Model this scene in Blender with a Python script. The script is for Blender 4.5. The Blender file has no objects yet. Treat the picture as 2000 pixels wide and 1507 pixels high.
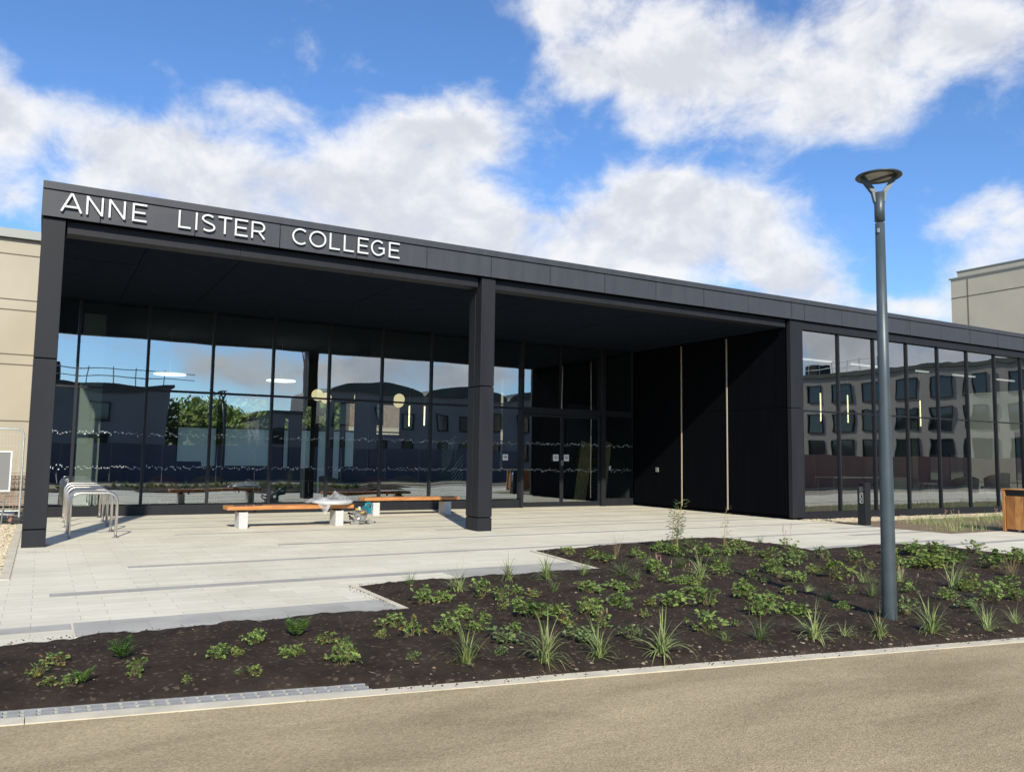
import bpy, math, random
import numpy as np
from mathutils import Vector, Matrix, noise as mnoise
random.seed(7)
S = bpy.context.scene
col = S.collection
R_ = math.radians

# ------------------------------------------------------------------ camera (solved from the facade, paving and column lines)
F, YAW, PITCH, ROLL = 1594.15, 0.520003, 0.0876007, 0.0144933
H = 1.5
def cam_axes():
    cy, sy = math.cos(YAW), math.sin(YAW)
    fwd = Vector((sy*math.cos(PITCH), cy*math.cos(PITCH), math.sin(PITCH)))
    right = Vector((cy, -sy, 0)); up = right.cross(fwd)
    r = right*math.cos(ROLL)+up*math.sin(ROLL); u = -right*math.sin(ROLL)+up*math.cos(ROLL)
    return r, u, fwd
CR, CU, CF = cam_axes()
def ray(x, y): return CF + CR*((x-1000)/F) + CU*((753.5-y)/F)
def gnd(x, y, z=0.0):
    d = ray(x, y); t = (z-H)/d.z
    return Vector((0, 0, H)) + d*t
cam = bpy.data.cameras.new('camera'); co = bpy.data.objects.new('camera', cam); col.objects.link(co)
co.location = (0, 0, H)
co.rotation_euler = Matrix((CR, CU, -CF)).transposed().to_euler()
cam.sensor_width = 36; cam.lens = F/2000*36; cam.clip_end = 3000; cam.clip_start = 0.05
S.camera = co

# ------------------------------------------------------------------ node helpers
def new_mat(name):
    m = bpy.data.materials.new(name); m.use_nodes = True
    nt = m.node_tree; nt.nodes.clear()
    out = nt.nodes.new('ShaderNodeOutputMaterial')
    return m, nt, out
def N(nt, t, **kw):
    n = nt.nodes.new('ShaderNode'+t)
    for k, v in kw.items():
        if k.startswith('i_'):
            n.inputs[k[2:].replace('_', ' ')].default_value = v
        else: setattr(n, k, v)
    return n
def L(nt, a, b): nt.links.new(a, b)
def rgb(r, g, b): return (r, g, b, 1)
def principled(name, color, rough=.6, metal=0, spec=.5, var=.0, scale=5., bump=0., bscale=40., detail=4, coat=0):
    m, nt, out = new_mat(name)
    p = N(nt, 'BsdfPrincipled'); p.inputs['Roughness'].default_value = rough
    p.inputs['Metallic'].default_value = metal; p.inputs['Specular IOR Level'].default_value = spec
    p.inputs['Coat Weight'].default_value = coat
    p.inputs['Base Color'].default_value = rgb(*color)
    tc = N(nt, 'TexCoord')
    if var:
        nz = N(nt, 'TexNoise'); nz.inputs['Scale'].default_value = scale; nz.inputs['Detail'].default_value = detail
        L(nt, tc.outputs['Object'], nz.inputs['Vector'])
        r = N(nt, 'ValToRGB'); r.color_ramp.elements[0].position = .3; r.color_ramp.elements[1].position = .7
        r.color_ramp.elements[0].color = rgb(*[c*(1-var) for c in color]); r.color_ramp.elements[1].color = rgb(*[min(1, c*(1+var)) for c in color])
        L(nt, nz.outputs['Fac'], r.inputs['Fac']); L(nt, r.outputs['Color'], p.inputs['Base Color'])
    if bump:
        nz2 = N(nt, 'TexNoise'); nz2.inputs['Scale'].default_value = bscale; nz2.inputs['Detail'].default_value = 5
        L(nt, tc.outputs['Object'], nz2.inputs['Vector'])
        b = N(nt, 'Bump'); b.inputs['Strength'].default_value = bump; b.inputs['Distance'].default_value = .02
        L(nt, nz2.outputs['Fac'], b.inputs['Height']); L(nt, b.outputs['Normal'], p.inputs['Normal'])
    L(nt, p.outputs[0], out.inputs[0])
    return m

def glass_mat(name, tint, refl, rough=0.0, wav=.02, wscale=1.2, gt=(.86, .93, .97)):
    m, nt, out = new_mat(name)
    tr = N(nt, 'BsdfTransparent'); tr.inputs[0].default_value = rgb(*tint)
    gl = N(nt, 'BsdfGlossy'); gl.inputs['Roughness'].default_value = rough; gl.inputs['Color'].default_value = rgb(*gt)
    tc = N(nt, 'TexCoord'); nz = N(nt, 'TexNoise'); nz.inputs['Scale'].default_value = wscale; nz.inputs['Detail'].default_value = 1
    L(nt, tc.outputs['Object'], nz.inputs['Vector'])
    b = N(nt, 'Bump'); b.inputs['Strength'].default_value = 1; b.inputs['Distance'].default_value = wav
    L(nt, nz.outputs['Fac'], b.inputs['Height']); L(nt, b.outputs['Normal'], gl.inputs['Normal'])
    fr = N(nt, 'Fresnel'); fr.inputs['IOR'].default_value = 1.45
    mr = N(nt, 'MapRange'); mr.inputs['From Min'].default_value = .03; mr.inputs['From Max'].default_value = 1
    mr.inputs['To Min'].default_value = refl; mr.inputs['To Max'].default_value = 1
    L(nt, fr.outputs[0], mr.inputs['Value'])
    mx = N(nt, 'MixShader'); L(nt, mr.outputs[0], mx.inputs[0]); L(nt, tr.outputs[0], mx.inputs[1]); L(nt, gl.outputs[0], mx.inputs[2])
    L(nt, mx.outputs[0], out.inputs[0])
    return m

def leaf_mat(name, c1, c2, c3=None, trans=.3):
    m, nt, out = new_mat(name)
    tc = N(nt, 'TexCoord'); oi = N(nt, 'ObjectInfo'); geo = N(nt, 'NewGeometry')
    nz = N(nt, 'TexNoise'); nz.inputs['Scale'].default_value = 3; nz.inputs['Detail'].default_value = 3
    L(nt, tc.outputs['Object'], nz.inputs['Vector'])
    a = N(nt, 'Math', operation='MULTIPLY_ADD'); L(nt, geo.outputs['Random Per Island'], a.inputs[0]); a.inputs[1].default_value = .55
    L(nt, nz.outputs['Fac'], a.inputs[2])
    b = N(nt, 'Math', operation='MULTIPLY_ADD'); L(nt, oi.outputs['Random'], b.inputs[0]); b.inputs[1].default_value = .35; L(nt, a.outputs[0], b.inputs[2])
    r = N(nt, 'ValToRGB'); e = r.color_ramp.elements
    e[0].position = .4; e[0].color = rgb(*c1); e[1].position = 1.1 if c3 is None else .95; e[1].position = min(1, e[1].position); e[1].color = rgb(*c2)
    if c3: x = e.new(1.0); x.position = 1.0; x.color = rgb(*c3)
    sc = N(nt, 'Math', operation='MULTIPLY'); L(nt, b.outputs[0], sc.inputs[0]); sc.inputs[1].default_value = .75
    L(nt, sc.outputs[0], r.inputs['Fac'])
    p = N(nt, 'BsdfPrincipled'); p.inputs['Roughness'].default_value = .55; p.inputs['Specular IOR Level'].default_value = .35
    L(nt, r.outputs[0], p.inputs['Base Color'])
    t = N(nt, 'BsdfTranslucent'); L(nt, r.outputs[0], t.inputs[0])
    mx = N(nt, 'MixShader'); mx.inputs[0].default_value = trans; L(nt, p.outputs[0], mx.inputs[1]); L(nt, t.outputs[0], mx.inputs[2])
    L(nt, mx.outputs[0], out.inputs[0])
    return m

# ------------------------------------------------------------------ materials
M = {}
def cladding(name, c, rough=.42, streak=.18, spec=.4):
    """powder coated metal: faint dust, streaks and soft reflections"""
    m, nt, out = new_mat(name)
    p = N(nt, 'BsdfPrincipled'); p.inputs['Metallic'].default_value = 0; p.inputs['Specular IOR Level'].default_value = spec
    tc = N(nt, 'TexCoord'); mp = N(nt, 'Mapping'); mp.inputs['Scale'].default_value = (3, 3, .35)
    L(nt, tc.outputs['Object'], mp.inputs[0])
    nz = N(nt, 'TexNoise'); nz.inputs['Scale'].default_value = 1.6; nz.inputs['Detail'].default_value = 6; nz.inputs['Roughness'].default_value = .65
    L(nt, mp.outputs[0], nz.inputs['Vector'])
    r = N(nt, 'ValToRGB'); r.color_ramp.elements[0].position = .25; r.color_ramp.elements[1].position = .8
    r.color_ramp.elements[0].color = rgb(*[x*(1-streak) for x in c]); r.color_ramp.elements[1].color = rgb(*[x*(1+streak) for x in c])
    L(nt, nz.outputs['Fac'], r.inputs[0]); L(nt, r.outputs[0], p.inputs['Base Color'])
    rr = N(nt, 'MapRange'); rr.inputs['To Min'].default_value = rough-.08; rr.inputs['To Max'].default_value = rough+.14
    L(nt, nz.outputs['Fac'], rr.inputs['Value']); L(nt, rr.outputs[0], p.inputs['Roughness'])
    L(nt, p.outputs[0], out.inputs[0])
    return m
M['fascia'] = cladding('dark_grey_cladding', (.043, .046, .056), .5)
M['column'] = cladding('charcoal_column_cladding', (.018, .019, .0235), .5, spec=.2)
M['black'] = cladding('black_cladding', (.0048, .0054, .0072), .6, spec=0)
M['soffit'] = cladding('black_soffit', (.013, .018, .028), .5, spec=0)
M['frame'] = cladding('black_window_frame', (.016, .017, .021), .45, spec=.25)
M['pane'] = glass_mat('solar_control_glass', (.80, .88, .84), .44, wav=.0022, wscale=.8)
M['pane_wing'] = glass_mat('wing_glass', (.46, .53, .50), .42, wav=.003, wscale=.9, gt=(.90, .92, .93))
M['pane_clear'] = glass_mat('plain_window_glass', (.8, .84, .82), .1, wav=0)
M['pane_dark'] = principled('dark_window_glass', (.015, .018, .022), .06, spec=.8)
M['letter'] = principled('white_letter_enamel', (.62, .63, .64), .4)
M['dots'] = principled('white_film_marking', (.5, .53, .55), .6)
M['gold'] = principled('pale_bronze_trim', (.62, .50, .40), .35, metal=.3)
M['steel'] = principled('brushed_steel', (.62, .59, .56), .3, metal=.92, var=.06, scale=30)
M['galv'] = principled('galvanised_steel', (.45, .50, .49), .45, metal=.6, var=.15, scale=20)
M['white_stone'] = principled('white_concrete', (.50, .50, .495), .8, var=.06, scale=20, bump=.1, bscale=90)
M['lamp_paint'] = principled('blue_grey_lamp_paint', (.062, .082, .095), .42, metal=.2, var=.14, scale=6, bump=.03, bscale=60)
M['lens'] = principled('lamp_lens', (.52, .50, .42), .3)
M['rubber'] = principled('black_rubber', (.012, .012, .013), .6)
M['teal'] = principled('teal_tool_plastic', (.015, .19, .25), .35)
M['alu'] = principled('cast_aluminium', (.45, .45, .43), .4, metal=.7, var=.2, scale=30)
M['yellow'] = principled('yellow_plastic', (.55, .33, .03), .5)
M['white'] = principled('white_enamel', (.70, .70, .69), .3)
M['soil_dark'] = None

def wood(name, c, along=(1, 14, 14), joints=None):
    m, nt, out = new_mat(name)
    p = N(nt, 'BsdfPrincipled'); p.inputs['Roughness'].default_value = .5
    tc = N(nt, 'TexCoord'); mp = N(nt, 'Mapping'); mp.inputs['Scale'].default_value = along
    L(nt, tc.outputs['Object'], mp.inputs[0])
    nz = N(nt, 'TexNoise'); nz.inputs['Scale'].default_value = 3.5; nz.inputs['Detail'].default_value = 7; nz.inputs['Distortion'].default_value = .6
    L(nt, mp.outputs[0], nz.inputs['Vector'])
    r = N(nt, 'ValToRGB'); r.color_ramp.elements[0].position = .3; r.color_ramp.elements[1].position = .72
    r.color_ramp.elements[0].color = rgb(*[x*.62 for x in c]); r.color_ramp.elements[1].color = rgb(*[x*1.25 for x in c])
    L(nt, nz.outputs['Fac'], r.inputs[0]); L(nt, r.outputs[0], p.inputs['Base Color']); L(nt, p.outputs[0], out.inputs[0])
    return m
M['wood'] = wood('oiled_hardwood', (.52, .22, .065))
M['wood_bin'] = wood('bin_timber', (.36, .15, .045), (10, 3, 1))
M['wood_bin2'] = wood('bin_timber_light', (.46, .215, .07), (10, 3, 1))
M['wood_bin3'] = wood('bin_timber_dark', (.30, .12, .036), (10, 3, 1))
M['ply'] = wood('plywood', (.80, .64, .30), (6, 6, 1))

def plastic_film():
    m, nt, out = new_mat('clear_plastic_film')
    tr = N(nt, 'BsdfTransparent'); tr.inputs[0].default_value = rgb(.93, .94, .95)
    p = N(nt, 'BsdfPrincipled'); p.inputs['Base Color'].default_value = rgb(.62, .63, .65); p.inputs['Roughness'].default_value = .18
    tc = N(nt, 'TexCoord'); nz = N(nt, 'TexNoise'); nz.inputs['Scale'].default_value = 6; nz.inputs['Detail'].default_value = 3
    L(nt, tc.outputs['Object'], nz.inputs['Vector'])
    b = N(nt, 'Bump'); b.inputs['Strength'].default_value = .5; b.inputs['Distance'].default_value = .03; L(nt, nz.outputs['Fac'], b.inputs['Height'])
    L(nt, b.outputs[0], p.inputs['Normal'])
    r = N(nt, 'MapRange'); r.inputs['From Min'].default_value = .35; r.inputs['From Max'].default_value = .7; r.inputs['To Min'].default_value = .15; r.inputs['To Max'].default_value = .6
    L(nt, nz.outputs['Fac'], r.inputs['Value'])
    mx = N(nt, 'MixShader'); L(nt, r.outputs[0], mx.inputs[0]); L(nt, tr.outputs[0], mx.inputs[1]); L(nt, p.outputs[0], mx.inputs[2]); L(nt, mx.outputs[0], out.inputs[0])
    return m
M['film'] = plastic_film()

def paving():
    m, nt, out = new_mat('cream_concrete_setts')
    p = N(nt, 'BsdfPrincipled'); p.inputs['Roughness'].default_value = .8; p.inputs['Specular IOR Level'].default_value = .3
    tc = N(nt, 'TexCoord')
    br = N(nt, 'TexBrick'); br.offset = .37; br.inputs['Scale'].default_value = 1; br.inputs['Brick Width'].default_value = .62; br.inputs['Row Height'].default_value = .2
    br.inputs['Mortar Size'].default_value = .0045; br.inputs['Mortar Smooth'].default_value = .4
    br.inputs['Color1'].default_value = rgb(.655, .625, .515); br.inputs['Color2'].default_value = rgb(.73, .70, .585); br.inputs['Mortar'].default_value = rgb(.50, .47, .39)
    L(nt, tc.outputs['Object'], br.inputs['Vector'])
    nz = N(nt, 'TexNoise'); nz.inputs['Scale'].default_value = .7; nz.inputs['Detail'].default_value = 8; nz.inputs['Roughness'].default_value = .65; L(nt, tc.outputs['Object'], nz.inputs['Vector'])
    r = N(nt, 'ValToRGB'); r.color_ramp.elements[0].position = .28; r.color_ramp.elements[1].position = .72; r.color_ramp.elements[0].color = rgb(.84, .82, .80); r.color_ramp.elements[1].color = rgb(1.06, 1.05, 1.04)
    L(nt, nz.outputs['Fac'], r.inputs[0])
    mx = N(nt, 'MixRGB', blend_type='MULTIPLY'); mx.inputs[0].default_value = 1; L(nt, br.outputs['Color'], mx.inputs[1]); L(nt, r.outputs[0], mx.inputs[2])
    # small scattered stains
    n2 = N(nt, 'TexNoise'); n2.inputs['Scale'].default_value = 5; n2.inputs['Detail'].default_value = 3; L(nt, tc.outputs['Object'], n2.inputs['Vector'])
    r2 = N(nt, 'ValToRGB'); r2.color_ramp.elements[0].position = .68; r2.color_ramp.elements[1].position = .80; r2.color_ramp.elements[0].color = rgb(1, 1, 1); r2.color_ramp.elements[1].color = rgb(.82, .78, .74)
    L(nt, n2.outputs['Fac'], r2.inputs[0])
    mx2 = N(nt, 'MixRGB', blend_type='MULTIPLY'); mx2.inputs[0].default_value = 1; L(nt, mx.outputs[0], mx2.inputs[1]); L(nt, r2.outputs[0], mx2.inputs[2])
    L(nt, mx2.outputs[0], p.inputs['Base Color'])
    n3 = N(nt, 'TexNoise'); n3.inputs['Scale'].default_value = 120; L(nt, tc.outputs['Object'], n3.inputs['Vector'])
    b = N(nt, 'Bump'); b.inputs['Strength'].default_value = .25; b.inputs['Distance'].default_value = .004; L(nt, n3.outputs['Fac'], b.inputs['Height'])
    b2 = N(nt, 'Bump'); b2.invert = True; b2.inputs['Strength'].default_value = .3; b2.inputs['Distance'].default_value = .004; L(nt, br.outputs['Fac'], b2.inputs['Height']); L(nt, b.outputs[0], b2.inputs['Normal'])
    L(nt, b2.outputs[0], p.inputs['Normal']); L(nt, p.outputs[0], out.inputs[0])
    return m
M['paving'] = paving()
def band():
    m, nt, out = new_mat('grey_granite_band')
    p = N(nt, 'BsdfPrincipled'); p.inputs['Roughness'].default_value = .75
    tc = N(nt, 'TexCoord')
    br = N(nt, 'TexBrick'); br.inputs['Scale'].default_value = 1; br.inputs['Brick Width'].default_value = .6; br.inputs['Row Height'].default_value = .3; br.inputs['Mortar Size'].default_value = .004
    br.inputs['Color1'].default_value = rgb(.37, .355, .325); br.inputs['Color2'].default_value = rgb(.42, .405, .37); br.inputs['Mortar'].default_value = rgb(.3, .29, .27)
    L(nt, tc.outputs['Object'], br.inputs['Vector'])
    nz = N(nt, 'TexNoise'); nz.inputs['Scale'].default_value = 2.5; nz.inputs['Detail'].default_value = 8; L(nt, tc.outputs['Object'], nz.inputs['Vector'])
    r = N(nt, 'ValToRGB'); r.color_ramp.elements[0].position = .3; r.color_ramp.elements[1].position = .7; r.color_ramp.elements[0].color = rgb(.85, .85, .85); r.color_ramp.elements[1].color = rgb(1.1, 1.1, 1.1)
    L(nt, nz.outputs['Fac'], r.inputs[0]); mx = N(nt, 'MixRGB', blend_type='MULTIPLY'); mx.inputs[0].default_value = 1
    L(nt, br.outputs['Color'], mx.inputs[1]); L(nt, r.outputs[0], mx.inputs[2]); L(nt, mx.outputs[0], p.inputs['Base Color']); L(nt, p.outputs[0], out.inputs[0])
    return m
M['band'] = band()

def road():
    m, nt, out = new_mat('dusty_tan_asphalt')
    p = N(nt, 'BsdfPrincipled'); p.inputs['Roughness'].default_value = .9; p.inputs['Specular IOR Level'].default_value = .2
    tc = N(nt, 'TexCoord'); mp = N(nt, 'Mapping'); mp.inputs['Rotation'].default_value = (0, 0, R_(10.5)); mp.inputs['Scale'].default_value = (.35, 1.3, 1)
    L(nt, tc.outputs['Object'], mp.inputs[0])
    nz = N(nt, 'TexNoise'); nz.inputs['Scale'].default_value = 1.5; nz.inputs['Detail'].default_value = 9; nz.inputs['Roughness'].default_value = .62; nz.inputs['Distortion'].default_value = .5
    L(nt, mp.outputs[0], nz.inputs['Vector'])
    r = N(nt, 'ValToRGB'); e = r.color_ramp.elements; e[0].position = .3; e[1].position = .72; e[0].color = rgb(.285, .225, .138); e[1].color = rgb(.46, .375, .24)
    x = e.new(.5); x.color = rgb(.37, .297, .186)
    L(nt, nz.outputs['Fac'], r.inputs[0])
    vo = N(nt, 'TexVoronoi'); vo.inputs['Scale'].default_value = 110; L(nt, tc.outputs['Object'], vo.inputs['Vector'])
    r2 = N(nt, 'ValToRGB'); r2.color_ramp.elements[0].color = rgb(.68, .68, .68); r2.color_ramp.elements[1].color = rgb(1.25, 1.25, 1.25)
    sp = N(nt, 'SeparateColor'); L(nt, vo.outputs['Color'], sp.inputs[0]); L(nt, sp.outputs[0], r2.inputs[0])
    mx = N(nt, 'MixRGB', blend_type='MULTIPLY'); mx.inputs[0].default_value = .8; L(nt, r.outputs[0], mx.inputs[1]); L(nt, r2.outputs[0], mx.inputs[2])
    # pale scuffs
    n4 = N(nt, 'TexNoise'); n4.inputs['Scale'].default_value = 9; n4.inputs['Detail'].default_value = 2; mp2 = N(nt, 'Mapping'); mp2.inputs['Scale'].default_value = (.5, 1.6, 1)
    L(nt, tc.outputs['Object'], mp2.inputs[0]); L(nt, mp2.outputs[0], n4.inputs['Vector'])
    r4 = N(nt, 'ValToRGB'); r4.color_ramp.elements[0].position = .70; r4.color_ramp.elements[1].position = .82; r4.color_ramp.elements[0].color = rgb(0, 0, 0); r4.color_ramp.elements[1].color = rgb(.7, .7, .7)
    L(nt, n4.outputs['Fac'], r4.inputs[0])
    mx3 = N(nt, 'MixRGB'); L(nt, r4.outputs[0], mx3.inputs[0]); L(nt, mx.outputs[0], mx3.inputs[1]); mx3.inputs[2].default_value = rgb(.52, .44, .33)
    L(nt, mx3.outputs[0], p.inputs['Base Color'])
    b = N(nt, 'Bump'); b.inputs['Strength'].default_value = .5; b.inputs['Distance'].default_value = .006; L(nt, vo.outputs['Distance'], b.inputs['Height'])
    n5 = N(nt, 'TexNoise'); n5.inputs['Scale'].default_value = 14; n5.inputs['Detail'].default_value = 6; L(nt, tc.outputs['Object'], n5.inputs['Vector'])
    b2 = N(nt, 'Bump'); b2.inputs['Strength'].default_value = .25; b2.inputs['Distance'].default_value = .012; L(nt, n5.outputs['Fac'], b2.inputs['Height']); L(nt, b.outputs[0], b2.inputs['Normal'])
    L(nt, b2.outputs[0], p.inputs['Normal']); L(nt, p.outputs[0], out.inputs[0])
    return m
M['road'] = road()
M['kerb'] = principled('pale_kerb_concrete', (.56, .51, .40), .85, var=.14, scale=4, bump=.2, bscale=60)
M['grate'] = principled('grey_drain_grate', (.36, .36, .34), .6, metal=.2, var=.15, scale=12)
M['ground'] = principled('pale_sandy_ground', (.33, .29, .22), .95, var=.2, scale=.4, bump=.3, bscale=6)
M['gravel'] = principled('cream_gravel', (.55, .47, .33), .9, var=.25, scale=30, bump=.9, bscale=45)
M['dirt'] = principled('brown_bare_earth', (.19, .135, .085), .95, var=.3, scale=4, bump=.6, bscale=30)

def soil():
    m, nt, out = new_mat('dark_planting_soil')
    p = N(nt, 'BsdfPrincipled'); p.inputs['Roughness'].default_value = .95; p.inputs['Specular IOR Level'].default_value = .15
    tc = N(nt, 'TexCoord')
    nz = N(nt, 'TexNoise'); nz.inputs['Scale'].default_value = 3; nz.inputs['Detail'].default_value = 9; nz.inputs['Roughness'].default_value = .7; L(nt, tc.outputs['Object'], nz.inputs['Vector'])
    r = N(nt, 'ValToRGB'); e = r.color_ramp.elements; e[0].position = .3; e[1].position = .78; e[0].color = rgb(.024, .0175, .014); e[1].color = rgb(.075, .055, .042)
    L(nt, nz.outputs['Fac'], r.inputs[0]); 
    vo = N(nt, 'TexVoronoi'); vo.inputs['Scale'].default_value = 42; L(nt, tc.outputs['Object'], vo.inputs['Vector'])
    r3 = N(nt, 'ValToRGB'); r3.color_ramp.elements[0].position = .9; r3.color_ramp.elements[1].position = .97; sp = N(nt, 'SeparateColor'); L(nt, vo.outputs['Color'], sp.inputs[0]); L(nt, sp.outputs[1], r3.inputs[0])
    mx = N(nt, 'MixRGB'); L(nt, r3.outputs[0], mx.inputs[0]); L(nt, r.outputs[0], mx.inputs[1]); mx.inputs[2].default_value = rgb(.13, .095, .07)
    L(nt, mx.outputs[0], p.inputs['Base Color'])
    n2 = N(nt, 'TexNoise'); n2.inputs['Scale'].default_value = 22; n2.inputs['Detail'].default_value = 9; n2.inputs['Roughness'].default_value = .75; L(nt, tc.outputs['Object'], n2.inputs['Vector'])
    b = N(nt, 'Bump'); b.inputs['Strength'].default_value = 1; b.inputs['Distance'].default_value = .035; L(nt, n2.outputs['Fac'], b.inputs['Height']); L(nt, b.outputs[0], p.inputs['Normal'])
    L(nt, p.outputs[0], out.inputs[0])
    return m
M['soil'] = soil()
M['stone'] = principled('beige_pebble', (.27, .225, .175), .85, var=.3, scale=9)
M['beige'] = principled('beige_wall_panel', (.39, .345, .27), .85, var=.07, scale=.6, bump=.06, bscale=50, detail=6)
M['beige2'] = principled('grey_beige_wall_panel', (.46, .42, .335), .85, var=.06, scale=.5, bump=.06, bscale=50, detail=6)
M['joint'] = principled('dark_wall_joint', (.14, .12, .09), .9)
M['trim'] = principled('grey_metal_coping', (.26, .27, .25), .5, metal=.2)
M['brick'] = None
def brickm(name, c1, c2, mortar, sc=1):
    m, nt, out = new_mat(name)
    p = N(nt, 'BsdfPrincipled'); p.inputs['Roughness'].default_value = .9
    tc = N(nt, 'TexCoord'); mp = N(nt, 'Mapping'); mp.inputs['Rotation'].default_value = (R_(90), 0, 0)
    L(nt, tc.outputs['Object'], mp.inputs[0])
    br = N(nt, 'TexBrick'); br.inputs['Scale'].default_value = sc; br.inputs['Brick Width'].default_value = .23; br.inputs['Row Height'].default_value = .075; br.inputs['Mortar Size'].default_value = .008
    br.inputs['Color1'].default_value = rgb(*c1); br.inputs['Color2'].default_value = rgb(*c2); br.inputs['Mortar'].default_value = rgb(*mortar)
    L(nt, mp.outputs[0], br.inputs['Vector']); L(nt, br.outputs[0], p.inputs['Base Color']); L(nt, p.outputs[0], out.inputs[0])
    return m
M['brick'] = brickm('brown_brick', (.17, .115, .085), (.27, .19, .145), (.3, .27, .23))
M['far_wall'] = principled('render_far_wall', (.29, .275, .25), .9, var=.08, scale=.3)
M['far_wall2'] = principled('grey_render_far_wall', (.20, .20, .20), .9, var=.1, scale=.3)
M['roof_green'] = principled('weathered_dark_roof', (.05, .065, .055), .7, var=.2, scale=.5)
M['hoard_blue'] = principled('blue_hoarding', (.055, .072, .11), .6, var=.3, scale=.5)
M['hoard_brown'] = principled('red_brown_hoarding', (.30, .17, .13), .8, var=.1, scale=.6)
M['crane'] = principled('red_crane_paint', (.45, .06, .04), .5)
M['int_floor'] = principled('interior_floor', (.15, .155, .15), .45)
M['int_ceil'] = principled('interior_ceiling', (.03, .032, .035), .9)
M['int_wall'] = principled('interior_wall', (.09, .10, .115), .9)
M['int_wall_light'] = principled('pale_interior_wall', (.42, .46, .41), .9)
M['int_navy'] = principled('navy_fabric', (.03, .045, .09), .9)
M['int_green'] = principled('green_fabric', (.03, .09, .06), .9)
M['int_red'] = principled('red_fabric', (.30, .05, .03), .9)
M['int_yellow'] = principled('mustard_fabric', (.33, .22, .03), .9)
M['int_grey'] = principled('grey_fabric', (.22, .23, .22), .9)
M['bag'] = principled('dark_purple_cloth', (.05, .035, .06), .8)
def emis(name, c, s, base=None):
    m, nt, out = new_mat(name)
    p = N(nt, 'BsdfPrincipled'); p.inputs['Base Color'].default_value = rgb(*(base or c)); p.inputs['Emission Color'].default_value = rgb(*c); p.inputs['Emission Strength'].default_value = s
    L(nt, p.outputs[0], out.inputs[0]); return m
M['globe'] = emis('glowing_globe_glass', (1, .82, .48), .9)
M['tube'] = emis('glowing_tube', (1, .86, .50), 3.0)
M['disc'] = emis('glowing_ceiling_disc', (.95, 1, .85), 1.5)
M['strip'] = emis('glowing_ceiling_strip', (1, .96, .9), .9)
def frosted():
    m, nt, out = new_mat('frosted_film_glass')
    d = N(nt, 'BsdfDiffuse'); d.inputs[0].default_value = rgb(.7, .76, .7); t = N(nt, 'BsdfTranslucent'); t.inputs[0].default_value = rgb(.9, .97, .9)
    mx = N(nt, 'MixShader'); mx.inputs[0].default_value = .95; L(nt, d.outputs[0], mx.inputs[1]); L(nt, t.outputs[0], mx.inputs[2]); L(nt, mx.outputs[0], out.inputs[0]); return m
M['frost'] = frosted()
M['herb'] = leaf_mat('herb_leaf', (.11, .19, .045), (.29, .40, .11))
M['herb_lime'] = leaf_mat('lime_leaf', (.15, .22, .045), (.33, .40, .10))
M['herb_dark'] = leaf_mat('dark_leaf', (.08, .135, .05), (.22, .30, .115))
M['herb_tip'] = leaf_mat('yellowing_leaf', (.25, .20, .05), (.38, .22, .07))
M['fern'] = leaf_mat('fern_leaf', (.07, .16, .03), (.19, .31, .07))
M['grass'] = leaf_mat('strap_leaf', (.16, .22, .065), (.42, .49, .21))
M['grass_dark'] = leaf_mat('dark_strap_leaf', (.085, .14, .045), (.24, .31, .12))
M['dry'] = leaf_mat('dry_grass_blade', (.25, .18, .09), (.42, .33, .19))
M['pink'] = principled('pink_flower', (.42, .20, .20), .7)
M['stem'] = principled('plant_stem', (.13, .12, .05), .7)
M['bamboo'] = leaf_mat('bamboo_leaf', (.10, .15, .05), (.24, .29, .12))
M['cane'] = principled('bamboo_cane', (.33, .27, .10), .6)
M['tree'] = leaf_mat('tree_leaf', (.09, .14, .035), (.22, .29, .09))
M['bark'] = principled('bark', (.10, .08, .06), .9, bump=.5, bscale=12)

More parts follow.
